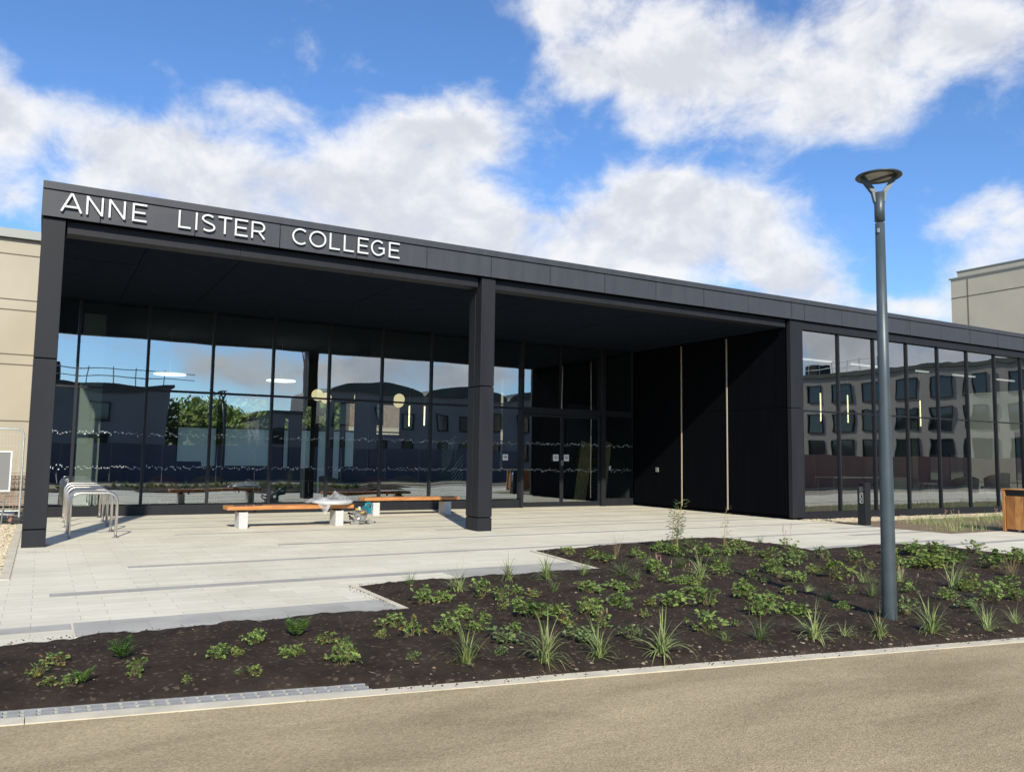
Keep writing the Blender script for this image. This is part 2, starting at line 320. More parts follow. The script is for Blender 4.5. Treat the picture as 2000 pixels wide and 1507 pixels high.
# ------------------------------------------------------------------ mesh builder
class MB:
    def __init__(s): s.v = []; s.f = []; s.m = []; s.mats = []
    def mi(s, mat):
        if mat not in s.mats: s.mats.append(mat)
        return s.mats.index(mat)
    def add(s, vs, fs, mat=None):
        o = len(s.v); s.v += [tuple(v) for v in vs]; k = s.mi(mat) if mat else 0
        for f in fs: s.f.append([i+o for i in f]); s.m.append(k)
    def box(s, x0, x1, y0, y1, z0, z1, mat=None):
        vs = [(x, y, z) for z in (z0, z1) for y in (y0, y1) for x in (x0, x1)]
        s.add(vs, [(0, 2, 3, 1), (4, 5, 7, 6), (0, 1, 5, 4), (2, 6, 7, 3), (0, 4, 6, 2), (1, 3, 7, 5)], mat); return s
    def tube(s, pts, r, n=10, mat=None, cap=True):
        pts = [Vector(p) for p in pts]; rs = r if isinstance(r, (list, tuple)) else [r]*len(pts)
        vs = []; fs = []; a = None
        for i, p in enumerate(pts):
            d = (pts[min(i+1, len(pts)-1)]-pts[max(i-1, 0)]).normalized()
            if a is None:
                a = d.orthogonal().normalized()
            a = (a-d*a.dot(d)).normalized(); b = d.cross(a)
            for k in range(n):
                t = 2*math.pi*k/n; vs.append(p+(a*math.cos(t)+b*math.sin(t))*rs[i])
        for i in range(len(pts)-1):
            for k in range(n): fs.append((i*n+k, i*n+(k+1) % n, (i+1)*n+(k+1) % n, (i+1)*n+k))
        if cap: fs.append(tuple(range(n-1, -1, -1))); fs.append(tuple((len(pts)-1)*n+k for k in range(n)))
        s.add(vs, fs, mat); return s
    def lathe(s, prof, c=(0, 0, 0), n=32, mat=None):
        vs = []; fs = []
        for r, z in prof:
            for k in range(n): t = 2*math.pi*k/n; vs.append((c[0]+r*math.cos(t), c[1]+r*math.sin(t), c[2]+z))
        for i in range(len(prof)-1):
            for k in range(n): fs.append((i*n+k, i*n+(k+1) % n, (i+1)*n+(k+1) % n, (i+1)*n+k))
        s.add(vs, fs, mat); return s
    def prism(s, poly, z0, z1, mat=None):
        n = len(poly); vs = [(x, y, z0) for x, y in poly]+[(x, y, z1) for x, y in poly]
        s.add(vs, [tuple(range(n-1, -1, -1)), tuple(range(n, 2*n))]+[(i, (i+1) % n, n+(i+1) % n, n+i) for i in range(n)], mat); return s
    def prism_xz(s, poly, y0, y1, mat=None):
        n = len(poly); vs = [(x, y0, z) for x, z in poly]+[(x, y1, z) for x, z in poly]
        s.add(vs, [tuple(range(n)), tuple(range(2*n-1, n-1, -1))]+[(i, n+i, n+(i+1) % n, (i+1) % n) for i in range(n)], mat); return s
    def build(s, name, mat=None, parent=None, smooth=False, bevel=0, **props):
        me = bpy.data.meshes.new(name); me.from_pydata(s.v, [], s.f)
        if s.mats:
            for mm in s.mats: me.materials.append(mm)
            me.polygons.foreach_set('material_index', s.m)
        else: me.materials.append(mat)
        if smooth: me.polygons.foreach_set('use_smooth', [True]*len(me.polygons))
        me.update()
        o = bpy.data.objects.new(name, me); col.objects.link(o)
        if parent: o.parent = parent
        if bevel:
            b = o.modifiers.new('bevel', 'BEVEL'); b.width = bevel; b.segments = 2; b.limit_method = 'ANGLE'
        for k, v in props.items(): o[k] = v
        return o
def thing(name, label, cat, loc=(0, 0, 0), rz=0, group=None):
    o = bpy.data.objects.new(name, None); col.objects.link(o); o.location = loc; o.rotation_euler = (0, 0, rz)
    o['label'] = label; o['category'] = cat
    if group: o['group'] = group
    return o
def tag(o, label, cat, group=None, kind=None):
    o['label'] = label; o['category'] = cat
    if group: o['group'] = group
    if kind: o['kind'] = kind
    return o
def box(name, x0, x1, y0, y1, z0, z1, mat, parent=None, bevel=0, **p):
    return MB().box(x0, x1, y0, y1, z0, z1).build(name, mat, parent, bevel=bevel, **p)
def copy_tree(o, parent=None):
    c = o.copy(); col.objects.link(c); c.parent = parent
    for ch in [x for x in bpy.data.objects if x.parent == o]: copy_tree(ch, c)
    return c

# ------------------------------------------------------------------ setting: ground sheets
def struct(o): o['kind'] = 'structure'; return o
struct(MB().prism([(-900, -900), (900, -900), (900, 900), (-900, 900)], -.12, -.06).build('ground', M['ground']))
def kin(x): return 5.50-.185*x
def kout(x): return 5.37-.185*x
struct(MB().prism([(-60, -3.2), (130, -3.2), (130, kout(130)+18), (60, kout(60)+3), (30, kout(30)), (-30, kout(-30)), (-60, kout(-30)+2)], -.058, -.006).build('road', M['road']))
pv = MB()
pv.prism([(-4, 7.42), (.31, 7.50), (.31, 7.62), (3.16, 7.62), (3.16, 9.2), (6.62, 9.2), (6.93, 11.45), (11.3, 11.5), (11.3, 9.5), (13.9, 9.5), (13.9, 7.45), (15.2, 7.3), (40, 3), (60, 8), (60, 10.7), (17.15, 10.75), (17.15, 14.92), (17.15, 21.5), (-.24, 21.5), (-.24, 11.3), (-4, 11.3)], -.055, 0)
struct(pv.build('paving', M['paving']))
# granite bands (top 4 mm proud)
bd = MB()
for x0, x1, y0, y1 in ((-4, .30, 7.95, 8.22), (.32, 3.15, 7.63, 8.24), (.15, 15.5, 9.78, 10.02), (4.6, 6.6, 9.215, 9.775), (1.06, 17.1, 11.80, 11.98), (3.5, 17.1, 13.78, 13.95),
                       (7.1, 17.0, 15.33, 15.5), (2.2, 17.0, 16.12, 16.27), (.1, 17.0, 17.62, 17.77), (1.2, 17.0, 19.02, 19.16), (.05, 17.0, 20.1, 20.24), (13.8, 60, 9.15, 9.4), (14.6, 17.1, 11.2, 11.42), (15.6, 17.1, 12.5, 12.65)):
    bd.box(x0, x1, y0, y1, -.02, .004)
struct(bd.build('paving_band', M['band']))
# pale edging flags round the steps of the bed
eg = MB()
eg.prism([(3.162, 7.6), (3.225, 7.6), (3.225, 9.26), (3.162, 9.26)], -.05, .012)
eg.prism([(6.625, 9.2), (6.70, 9.2), (7.01, 11.45), (6.935, 11.45)], -.05, .012)
struct(eg.build('bed_edging', M['kerb']))
# kerb: individual stones
kb = MB()
x = -6.0; k = 0
while x < 40:
    l = 2.44 if x > 2 else 1.5
    kb.prism([(x+.002, kout(x+.002)), (x+l-.002, kout(x+l-.002)), (x+l-.002, kin(x+l-.002)), (x+.002, kin(x+.002))], -.1, .0+.0015*math.sin(k*2.3))
    x += l; k += 1
struct(kb.build('kerb', M['kerb']))
# slotted drain channel behind the kerb on the left
g = MB(); x = -4.0
def gl0(x): return kin(x)+.004
def gl1(x): return kin(x)+.165
g.prism([(-4, gl0(-4)), (1.94, gl0(1.94)), (1.94, gl1(1.94)), (-4, gl1(-4))], -.1, -.022, M['rubber'])
g.prism([(-4, gl0(-4)), (1.94, gl0(1.94)), (1.94, gl0(1.94)+.02), (-4, gl0(-4)+.02)], -.02, -.002, M['grate'])
g.prism([(-4, gl1(-4)-.02), (1.94, gl1(1.94)-.02), (1.94, gl1(1.94)), (-4, gl1(-4))], -.02, -.002, M['grate'])
g.prism([(-4, gl0(-4)+.072), (1.94, gl0(1.94)+.072), (1.94, gl0(1.94)+.09), (-4, gl0(-4)+.09)], -.02, -.002, M['grate'])
while x < 1.9:
    for o_ in (.021, .091):
        g.prism([(x, gl0(x)+o_), (x+.062, gl0(x+.062)+o_), (x+.062, gl0(x+.062)+o_+.05), (x, gl0(x)+o_+.05)], -.02, -.003, M['grate'])
    x += .085
g = g.build('drain_channel'); tag(g, 'slotted grey drain channel between the kerb and the soil', 'drain')
# recessed floor grating by the left column
gr = MB(); gr.box(-.12, .18, 14.12, 14.24, -.03, .003, M['band'])
for i in range(7): gr.box(-.11+i*.041, -.085+i*.041, 14.135, 14.225, .0032, .007, M['kerb'])
tag(gr.build('access_cover'), 'small slotted cover set in the paving at the foot of the left column', 'cover')

# ------------------------------------------------------------------ soil bed
BED = [(-4, gl1(-4)), (1.95, gl1(1.95)), (1.95, kin(1.95)), (15, kin(15)), (15.2, 7.25), (13.88, 7.45), (13.88, 9.5), (11.28, 9.5), (11.28, 11.48), (7.0, 11.43), (6.69, 9.18), (3.22, 9.2), (3.22, 7.6), (.31, 7.6), (.31, 7.48), (-4, 7.40)]
def inside(x, y):
    c = False; n = len(BED)
    for i in range(n):
        x0, y0 = BED[i]; x1, y1 = BED[(i+1) % n]
        if (y0 > y) != (y1 > y) and x < (x1-x0)*(y-y0)/(y1-y0)+x0: c = not c
    return c
def edist(x, y):
    d = 1e9; n = len(BED)
    for i in range(n):
        x0, y0 = BED[i]; x1, y1 = BED[(i+1) % n]; dx, dy = x1-x0, y1-y0
        t = max(0, min(1, ((x-x0)*dx+(y-y0)*dy)/(dx*dx+dy*dy)))
        d = min(d, math.hypot(x-x0-t*dx, y-y0-t*dy))
    return d if inside(x, y) else -d
def hump(x, y, cx, cy, r, h): return h*math.exp(-((x-cx)**2+(y-cy)**2)/(r*r))
def soil_h(x, y):
    d = edist(x, y)
    if d < 0: return -.02+max(-.12, d)*.8
    e = 1-math.exp(-d/.22)
    z = .005+e*(.075+hump(x, y, 9.9, 10.5, 1.2, .09)+hump(x, y, 12.6, 8.6, 1.0, .07)+hump(x, y, 5.2, 7.6, 1.3, .04))
    nv = mnoise.fractal(Vector((x*1.6, y*1.6, 3.1)), .9, 2.1, 5)
    nv2 = mnoise.fractal(Vector((x*9, y*9, 7.7)), .8, 2.1, 3)
    return z+(.03*nv+.013*nv2)*min(1, d/.12+.15)
sv = []; sf = []; step = .055
nx = int((15.2+2.2)/step); ny = int((11.6-2.6)/step)
idx = {}
for j in range(ny):
    for i in range(nx):
        xx = -2.2+i*step; yy = 2.6+j*step
        if edist(xx, yy) > -.07:
            idx[(i, j)] = len(sv); sv.append((xx, yy, soil_h(xx, yy)))
for (i, j), a in idx.items():
    if (i+1, j) in idx and (i+1, j+1) in idx and (i, j+1) in idx:
        sf.append((a, idx[(i+1, j)], idx[(i+1, j+1)], idx[(i, j+1)]))
sb = MB(); sb.v = sv; sb.f = sf; sb.m = [0]*len(sf)
struct(sb.build('planting_soil', M['soil'], smooth=True))
def on_soil(px, py):
    z = .05
    for _ in range(6):
        p = gnd(px, py, z); z = soil_h(p.x, p.y)
    return Vector((p.x, p.y, z))
# loose stones (nobody could count them) on the soil
def stone_verts(r, seed):
    rnd = random.Random(seed); vs = []
    for (a, b, c) in ((1, 0, 0), (-1, 0, 0), (0, 1, 0), (0, -1, 0), (0, 0, 1), (0, 0, -1), (.6, .6, .55), (-.6, .6, .5), (.6, -.6, .5), (-.6, -.6, .55)):
        s = r*rnd.uniform(.7, 1.15); vs.append((a*s, b*s, c*s*.65))
    return vs
SF = [(0, 2, 6), (2, 4, 6), (4, 0, 6), (2, 1, 7), (1, 4, 7), (4, 2, 7), (1, 3, 9), (3, 4, 9), (4, 1, 9), (3, 0, 8), (0, 4, 8), (4, 3, 8), (0, 5, 2), (2, 5, 1), (1, 5, 3), (3, 5, 0)]
st = MB(); rnd = random.Random(3)
for i in range(800):
    if i < 190:
        x = rnd.uniform(2, 12); y = kin(x)+abs(rnd.gauss(0, .14))+.02; r = rnd.choice([.006, .007, .009, .012, .019])
    else:
        x = rnd.uniform(-1, 14); y = rnd.uniform(3.5, 11.4); r = rnd.choice([.005, .006, .008, .010, .010, .018])
        if edist(x, y) < .05: continue
    z = soil_h(x, y); th = rnd.uniform(0, 6.3); vs = [(x+a*math.cos(th)-b*math.sin(th), y+a*math.sin(th)+b*math.cos(th), z+c+r*.25) for a, b, c in stone_verts(r, i)]
    st.add(vs, SF, M['stone'] if rnd.random() < .4 else M['dirt'])
for i in range(900):
    a_ = rnd.random()
    if a_ < .45: x = rnd.uniform(2, 12.5); y = kin(x)-abs(rnd.gauss(0, .05)); z = .004
    elif a_ < .6: x = 3.19-abs(rnd.gauss(0, .06)); y = rnd.uniform(7.7, 9.2); z = .004
    elif a_ < .75: x = rnd.uniform(3.3, 6.8); y = 9.21+abs(rnd.gauss(0, .06)); z = .006
    else: x = rnd.uniform(-1.5, 3.2); y = 7.6+abs(rnd.gauss(0, .06)); z = .006
    r = rnd.choice([.003, .004, .005, .008]); th = rnd.uniform(0, 6.3)
    st.add([(x+a*math.cos(th)-b*math.sin(th), y+a*math.sin(th)+b*math.cos(th), z+c) for a, b, c in stone_verts(r, i)], SF, M['soil'])
for i in range(420):
    x = rnd.uniform(-1, 14); y = rnd.uniform(3.4, 11.3)
    if edist(x, y) < .05: continue
    z = soil_h(x, y)+.006; a_ = rnd.uniform(0, 6.28); l_ = rnd.uniform(.012, .045); w_ = l_*rnd.uniform(.12, .4); dx, dy = math.cos(a_), math.sin(a_); k_ = rnd.uniform(-.3, .5)*l_
    st.add([(x-dx*l_, y-dy*l_, z), (x-dy*w_, y+dx*w_, z+.003), (x+dx*l_, y+dy*l_, z+abs(k_)), (x+dy*w_, y-dx*w_, z+.002)], [(0, 3, 2, 1)], M['dry'])
o = st.build('soil_pebbles'); tag(o, 'small pale pebbles, clods and dry leaf bits scattered over the dark soil', 'pebbles', kind='stuff')

def gravel_area(name, label, x0, x1, y0, y1, n, seed, rr=(.009, .02)):
    m = MB(); rnd = random.Random(seed); nxg = max(2, int((x1-x0)/.12)); nyg = max(2, int((y1-y0)/.12))
    for i in range(n):
        x = rnd.uniform(x0, x1); y = rnd.uniform(y0, y1); r = rnd.uniform(*rr); th = rnd.uniform(0, 6.3)
        z = -.004+.02*mnoise.noise(Vector((x*2.5, y*2.5, 0)))
        m.add([(x+a*math.cos(th)-b*math.sin(th), y+a*math.sin(th)+b*math.cos(th), z+c) for a, b, c in stone_verts(r, i)], SF, M['gravel'])
    m.box(x0, x1, y0, y1, -.055, -.012, M['gravel'])
    o = m.build(name); tag(o, label, 'gravel', kind='stuff')
gravel_area('gravel', 'cream gravel at the left edge of the paving', -2.4, -.36, 11.3, 19.6, 9000, 11, (.014, .034))
gravel_area('gravel', 'cream gravel strip under the glazed wing', 17.16, 40, 13.9, 14.9, 9000, 12, (.014, .028))
struct(box('edging_kerb', -.355, -.245, 11.3, 21.4, -.06, .008, M['kerb']))
struct(box('bare_earth', 17.16, 45, 10.78, 13.88, -.055, -.004, M['dirt']))
gm = MB(); rnd = random.Random(5)
for i in range(9000):
    x = rnd.uniform(17.5, 34); y = rnd.uniform(10.95, 13.85)
    if x < 18.7 and y > 11.9: continue
    if mnoise.noise(Vector((x*.9, y*1.3, 2))) < -.12: continue
    a = rnd.uniform(0, 6.3); h = rnd.uniform(.05, .17)*(1.4 if rnd.random() < .06 else 1); w = .006
    dx, dy = math.cos(a)*h*.5, math.sin(a)*h*.5
    gm.add([(x-dy*w*12, y+dx*w*12, -.005), (x+dy*w*12, y-dx*w*12, -.005), (x+dx, y+dy, h)], [(0, 1, 2)])
tag(gm.build('grass', M['grass']), 'patchy grass and weeds growing in front of the glazed wing', 'grass', kind='stuff')

# ------------------------------------------------------------------ the college building
B = thing('college_building', 'long low black-clad college building with tall glazing, deep porch and white lettering', 'building')
def bx(name, *a, mat, bevel=0, **p): return box(name, *a, mat, B, bevel=bevel, **p)
FY = 14.80
# coping + fascia panels
m = MB(); xs = [-.22, 2.09, 3.55, 5.01, 6.47, 7.93, 9.39, 10.85, 12.35, 13.85, 15.35, 16.9]
c = [-.22+2.95*i for i in range(15)]
for a, b in zip(c[:-1], c[1:]): m.box(a+.002, b-.002, FY-.03, FY+.5, 5.69, 5.81)
m.box(-.2, 41, FY+.02, FY+.45, 5.6, 5.686)
m.build('roof_coping', M['fascia'], B)
joints = [-.22, .62, 2.09, 3.55, 5.01, 6.47, 7.93, 9.39, 10.86, 12.35, 13.85, 15.35, 16.92, 17.42]+[18.93+1.5*i for i in range(16)]
rnd = random.Random(9)
for a, b in zip(joints[:-1], joints[1:]):
    t = [rnd.uniform(-.0035, .0035) for _ in range(4)]
    mm = MB(); x0, x1, z0, z1 = a+.007, b-.007, 5.25, 5.68
    vs = [(x0, FY+t[0], z0), (x1, FY+t[1], z0), (x0, FY+.04, z0), (x1, FY+.04, z0), (x0, FY+t[2], z1), (x1, FY+t[3], z1), (x0, FY+.04, z1), (x1, FY+.04, z1)]
    mm.add(vs, [(0, 2, 3, 1), (4, 5, 7, 6), (0, 1, 5, 4), (2, 6, 7, 3), (0, 4, 6, 2), (1, 3, 7, 5)])
    mm.build('fascia_panel', M['fascia'], B)
bx('fascia_backing', -.2, 41, FY+.045, FY+.12, 5.26, 5.68, mat=M['black'])
bx('end_fascia', -.22, -.18, FY+.05, 33, 5.25, 5.68, mat=M['fascia'])
# beam under the fascia, set back
for a, b in [(.15, 2.9), (2.9, 5.4), (5.4, 7.72)]: bx('porch_beam', a+.003, b-.003, 14.97, 15.30, 5.043, 5.245, mat=M['column'])
for a, b in [(8.09, 10.6), (10.6, 13.3), (13.3, 15.2), (15.2, 16.88)]: bx('porch_beam', a+.003, b-.003, 14.97, 15.30, 5.043, 5.245, mat=M['column'])
# soffit panels
m = MB(); xx = -.18
yy = [15.31, 16.9, 18.5, 20.1, 21.48]
sx = [-.18, 1.4, 3.0, 4.6, 6.2, 7.8, 9.4, 11.0, 12.6, 14.2, 15.6, 16.96]
for a, b in zip(sx[:-1], sx[1:]):
    for p, q in zip(yy[:-1], yy[1:]):
        t = rnd.uniform(-.004, .004); m.box(a+.006, b-.006, p+.006, q-.006, 5.06+t, 5.08)
m.box(-.18, 17.0, 15.31, 21.5, 5.085, 5.12)
m.build('soffit', M['soffit'], B)
bx('roof', -.21, 41, 15.26, 33, 5.13, 5.66, mat=M['black'])
# soffit downlights: tiny recessed rings
# columns
def column(x0, x1, y0, split):
    for z0, z1 in ((.0, .265), (.285, 2.955), (2.975, 5.235)):
        if split:
            bx('column_cladding', x0, x1, y0, y0+.26, z0, z1, mat=M['column'], bevel=.006)
            bx('column_cladding', x0-.0, x1, y0+.285, y0+.56, z0, z1, mat=M['column'], bevel=.006)
        else:
            bx('column_cladding', x0, x1, y0, y0+.45, z0, z1, mat=M['column'], bevel=.006)
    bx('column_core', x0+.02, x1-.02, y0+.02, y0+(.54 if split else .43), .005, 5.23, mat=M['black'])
column(-.20, .13, 14.87, False)
column(7.76, 8.08, 14.87, True)
# right column and inner side wall of the porch
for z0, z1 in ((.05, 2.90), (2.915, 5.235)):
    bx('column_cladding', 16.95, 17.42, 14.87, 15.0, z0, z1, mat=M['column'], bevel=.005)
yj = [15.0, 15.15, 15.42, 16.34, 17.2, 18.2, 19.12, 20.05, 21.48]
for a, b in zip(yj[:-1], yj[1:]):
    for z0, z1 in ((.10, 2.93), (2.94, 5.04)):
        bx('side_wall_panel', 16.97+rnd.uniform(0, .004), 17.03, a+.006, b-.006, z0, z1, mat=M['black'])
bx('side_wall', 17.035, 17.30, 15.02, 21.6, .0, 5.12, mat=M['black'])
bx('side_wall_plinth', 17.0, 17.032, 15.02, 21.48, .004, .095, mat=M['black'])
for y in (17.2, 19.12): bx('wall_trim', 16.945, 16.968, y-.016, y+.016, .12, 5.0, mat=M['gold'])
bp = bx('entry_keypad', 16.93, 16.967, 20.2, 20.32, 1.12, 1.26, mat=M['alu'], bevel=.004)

def pane(x0, x1, y, z0, z1, mat, bulge, name='window_pane'):
    m = MB(); n, k = 10, 12; vs = []; fs = []
    for j in range(k+1):
        for i in range(n+1):
            u = i/n*2-1; w = j/k*2-1
            vs.append((x0+(x1-x0)*i/n, y-bulge*(1-u*u)*(1-w**4)+0, z0+(z1-z0)*j/k))
    for j in range(k):
        for i in range(n): a = j*(n+1)+i; fs.append((a, a+1, a+n+2, a+n+1))
    m.add(vs, fs); return m.build(name, mat, B, smooth=True)
GY = 21.5
mull = [-.15]+[.61+1.502*i for i in range(9)]
rnd = random.Random(21)
for i, (a, b) in enumerate(zip(mull[:-1], mull[1:])):
    pane(a+.03, b-.03, GY, .27, 2.975, M['pane'], rnd.uniform(-.0022, .0034))
    pane(a+.03, b-.03, GY, 3.035, 5.05, M['pane'], rnd.uniform(-.0008, .0015))
for a in mull[1:]: bx('mullion', a-.03, a+.03, GY-.07, GY+.06, .245, 5.05, mat=M['frame'])
bx('transom', -.15, 12.66, GY-.035, GY+.05, 2.98, 3.03, mat=M['frame'])
bx('plinth', -.2, 12.66, GY-.06, GY+.1, .0, .24, mat=M['frame'])
bx('end_wall', -.2, -.15, GY, 33, 0, 5.12, mat=M['fascia'])
# entrance screen: door frame, two sliding leaves, side light
for a, b in ((12.62, 14.05), (14.05, 15.60), (15.76, 16.93)):
    pane(a+.06, b-.06, GY, 3.06, 5.04, M['pane'], .0006)
bx('mullion', 12.60, 12.68, GY-.12, GY+.08, .0, 5.05, mat=M['frame'])
bx('mullion', 14.03, 14.08, GY-.05, GY+.05, 3.06, 5.05, mat=M['frame'])
bx('mullion', 15.60, 15.76, GY-.12, GY+.08, .0, 5.05, mat=M['frame'])
bx('door_header', 12.685, 15.595, GY-.10, GY+.08, 2.86, 3.055, mat=M['frame'])
bx('transom', 15.77, 16.93, GY-.04, GY+.05, 2.9, 3.055, mat=M['frame'])
bx('door_threshold', 12.685, 15.595, GY-.05, GY+.3, .003, .02, mat=M['steel'])
for a, b in ((12.70, 14.13), (14.14, 15.59)):
    d = MB(); y0, y1 = GY-.03, GY+.02
    d.box(a, a+.05, y0, y1, .03, 2.85); d.box(b-.05, b, y0, y1, .03, 2.85); d.box(a+.05, b-.05, y0+.002, y1-.002, .03, .16); d.box(a+.05, b-.05, y0+.002, y1-.002, 2.78, 2.85)
    dd = d.build('door', M['frame'], B)
    gp = pane(a+.05, b-.05, GY-.005, .16, 2.78, M['pane'], .0003, 'door_glass'); gp.parent = dd
    hx = b-.02 if a < 13 else a+.02
    h = box('handle', hx-.018, hx+.018, GY-.055, GY-.032, 1.28, 1.44, M['steel'], dd)
pane(15.78, 16.92, GY, .25, 2.88, M['pane'], .0004)
bx('plinth', 15.77, 16.93, GY-.05, GY+.08, .0, .24, mat=M['frame'])
# notices on the doors
def notice(x0, x1, z0, z1, y, lab):
    n_ = MB(); n_.box(x0, x1, y-.004, y, z0, z1, M['white'])
    w = x1-x0; h = z1-z0
    for k, (fx, fz, fw) in enumerate(((.2, .72, .6), (.15, .56, .7), (.2, .46, .6), (.35, .3, .3))):
        n_.box(x0+w*fx, x0+w*(fx+fw), y-.006, y-.0045, z0+h*fz-.006, z0+h*fz+.006, M['int_wall'])
    return tag(n_.build('notice'), lab, 'notice')
notice(13.80, 14.0, 1.42, 1.62, GY-.035, 'square white paper notice on the left entrance door')
notice(14.20, 14.39, 1.42, 1.62, GY-.035, 'square white paper notice on the right entrance door')
notice(12.02, 12.2, 1.42, 1.6, GY-.006, 'small pale notice on the glass just left of the entrance doors')
# two rows of small white safety markings on the glass
mk = MB(); rnd = random.Random(4)
for zc in (1.93, 1.13):
    x = -.1
    while x < 16.9:
        if any(abs(x-a) < .06 for a in mull) or 12.5 < x < 12.78 or abs(x-14.13) < .09 or 15.5 < x < 15.85: x += .03; continue
        t = rnd.random(); w = rnd.uniform(.02, .055); h = rnd.uniform(.012, .035); dz = rnd.uniform(-.045, .045)
        y = GY-.012
        if t < .35: mk.add([(x, y, zc+dz), (x+w, y, zc+dz), (x+w, y, zc+dz+h*.4), (x, y, zc+dz+h*.4)], [(0, 1, 2, 3)])
        elif t < .65: mk.add([(x, y, zc+dz-h), (x+.011, y, zc+dz-h), (x+.011, y, zc+dz+h), (x, y, zc+dz+h)], [(0, 1, 2, 3)])
        elif t < .85: mk.add([(x, y, zc+dz), (x+.014, y, zc+dz-.002), (x+w*.7, y, zc+dz+h), (x+w*.7-.014, y, zc+dz+h)], [(0, 1, 2, 3)])
        else: mk.add([(x, y, zc+dz), (x+h*.8, y, zc+dz-h*.7), (x+h*1.6, y, zc+dz), (x+h*.8, y, zc+dz+h*.7)], [(0, 1, 2, 3)])
        x += w*.7+rnd.uniform(.008, .03)
mk.build('glass_marking', M['dots'], B)

# glazed wing
WY = 14.97
wm = [17.42]+[18.92+1.505*i for i in range(15)]
rnd = random.Random(33)
for i, (a, b) in enumerate(zip(wm[:-1], wm[1:])):
    s = .8 if i > 3 else .35
    pane(a+.02, b-.02, WY, .20, 2.835, M['pane_wing'], rnd.uniform(.001, .0032)*s)
    pane(a+.02, b-.02, WY, 2.885, 5.0, M['pane_wing'], rnd.uniform(.0005, .0028)*s)
for a in wm[1:]: bx('mullion', a-.028, a+.028, WY-.05, WY+.06, .2, 5.02, mat=M['frame'])
bx('transom', 17.42, 40, WY-.03, WY+.05, 2.84, 2.88, mat=M['frame'])
bx('head_frame', 17.42, 41, WY-.085, WY+.06, 5.03, 5.235, mat=M['column'])
bx('plinth', 17.36, 41, WY-.085, WY+.1, .0, .19, mat=M['frame'])

# interior shell
bx('interior_floor', -.14, 17.2, 21.6, 31, -.02, .0, mat=M['int_floor'])
bx('interior_floor', 17.32, 40, 15.1, 24, .02, .06, mat=M['int_floor'])
bx('interior_ceiling', -.14, 17.2, 21.6, 31, 5.0, 5.1, mat=M['int_ceil'])
bx('interior_ceiling', 17.32, 40, 15.1, 24, 5.02, 5.12, mat=M['int_ceil'])
bx('interior_wall', 17.32, 17.38, 21.7, 31, 0, 5, mat=M['int_wall'])
bx('interior_wall', 17.1, 17.3, 21.65, 24, 0, 5, mat=M['int_wall'])
# rear wall of the hall with window openings
ops = [(4.1, 5.5, .98, 3.6), (5.72, 7.42, .98, 3.6), (7.84, 8.10, .95, 2.9), (8.5, 8.95, .95, 3.4), (9.15, 9.62, .0, 3.6), (9.75, 10.1, .0, 3.6), (10.22, 11.28, .98, 3.6), (11.5, 12.6, 2.3, 3.6)]
e = -.14
for a, b, z0, z1 in ops:
    bx('rear_wall', e, a, 31, 31.2, 0, 5.0, mat=M['int_wall'])
    if z0 > 0: bx('rear_wall', a, b, 31, 31.2, 0, z0, mat=M['int_wall'])
    bx('rear_wall', a, b, 31, 31.2, z1, 5.0, mat=M['int_wall'])
    e = b
    zm = 2.42
    w = MB(); t = .05
    w.box(a, a+t, 31.01, 31.12, z0, z1); w.box(b-t, b, 31.01, 31.12, z0, z1); w.box(a+t, b-t, 31.012, 31.118, z1-t, z1); w.box(a+t, b-t, 31.012, 31.118, max(zm, z0)-.0, max(zm, z0)+t)
    if z0 > 0: w.box(a+t, b-t, 31.012, 31.118, z0, z0+t)
    w = w.build('rear_window', M['frame'], B)
    if z0 < 2: box('frosted_film', a+t, b-t, 31.05, 31.06, z0+.05, zm, M['frost'], w)
bx('rear_wall', e, 17.2, 31, 31.2, 0, 5.0, mat=M['int_wall'])
bx('wing_rear_wall', 17.4, 40, 24, 24.2, 0, 5, mat=M['int_wall'])
bx('wing_partition', 26.6, 26.9, 18, 24, .06, 5.0, mat=M['int_wall'])
bx('wing_partition', 32.0, 32.6, 21, 24, .06, 5.0, mat=M['int_wall'])
bx('interior_column', 8.4, 8.75, 24.2, 24.55, 0, 5.0, mat=M['int_wall'])
bx('interior_column', .75, 1.25, 23.2, 23.6, 0, 5.0, mat=M['int_wall_light'])
bx('interior_column', 14.2, 14.55, 26.2, 26.6, 0, 5.0, mat=M['int_wall'])

# ---------------------------------------------------------------- lettering on the fascia
def ribbon(pts, t, closed=False):
    P = [Vector((x, z)) for x, z in pts]; n = len(P); Lf = []; Rt = []
    for i in range(n):
        if closed: a = P[(i-1) % n]; c_ = P[(i+1) % n]
        else: a = P[max(i-1, 0)]; c_ = P[min(i+1, n-1)]
        d0 = (P[i]-a); d1 = (c_-P[i])
        if d0.length < 1e-9: d0 = d1
        if d1.length < 1e-9: d1 = d0
        d0.normalize(); d1.normalize(); n0 = Vector((-d0.y, d0.x)); n1 = Vector((-d1.y, d1.x)); mm = (n0+n1).normalized()
        k = t/2/max(.5, mm.dot(n0)); Lf.append(P[i]+mm*k); Rt.append(P[i]-mm*k)
    return Lf, Rt
def arc(cx, cz, rx, rz, a0, a1, n=20): return [(cx+rx*math.cos(R_(a0+(a1-a0)*i/n)), cz+rz*math.sin(R_(a0+(a1-a0)*i/n))) for i in range(n+1)]
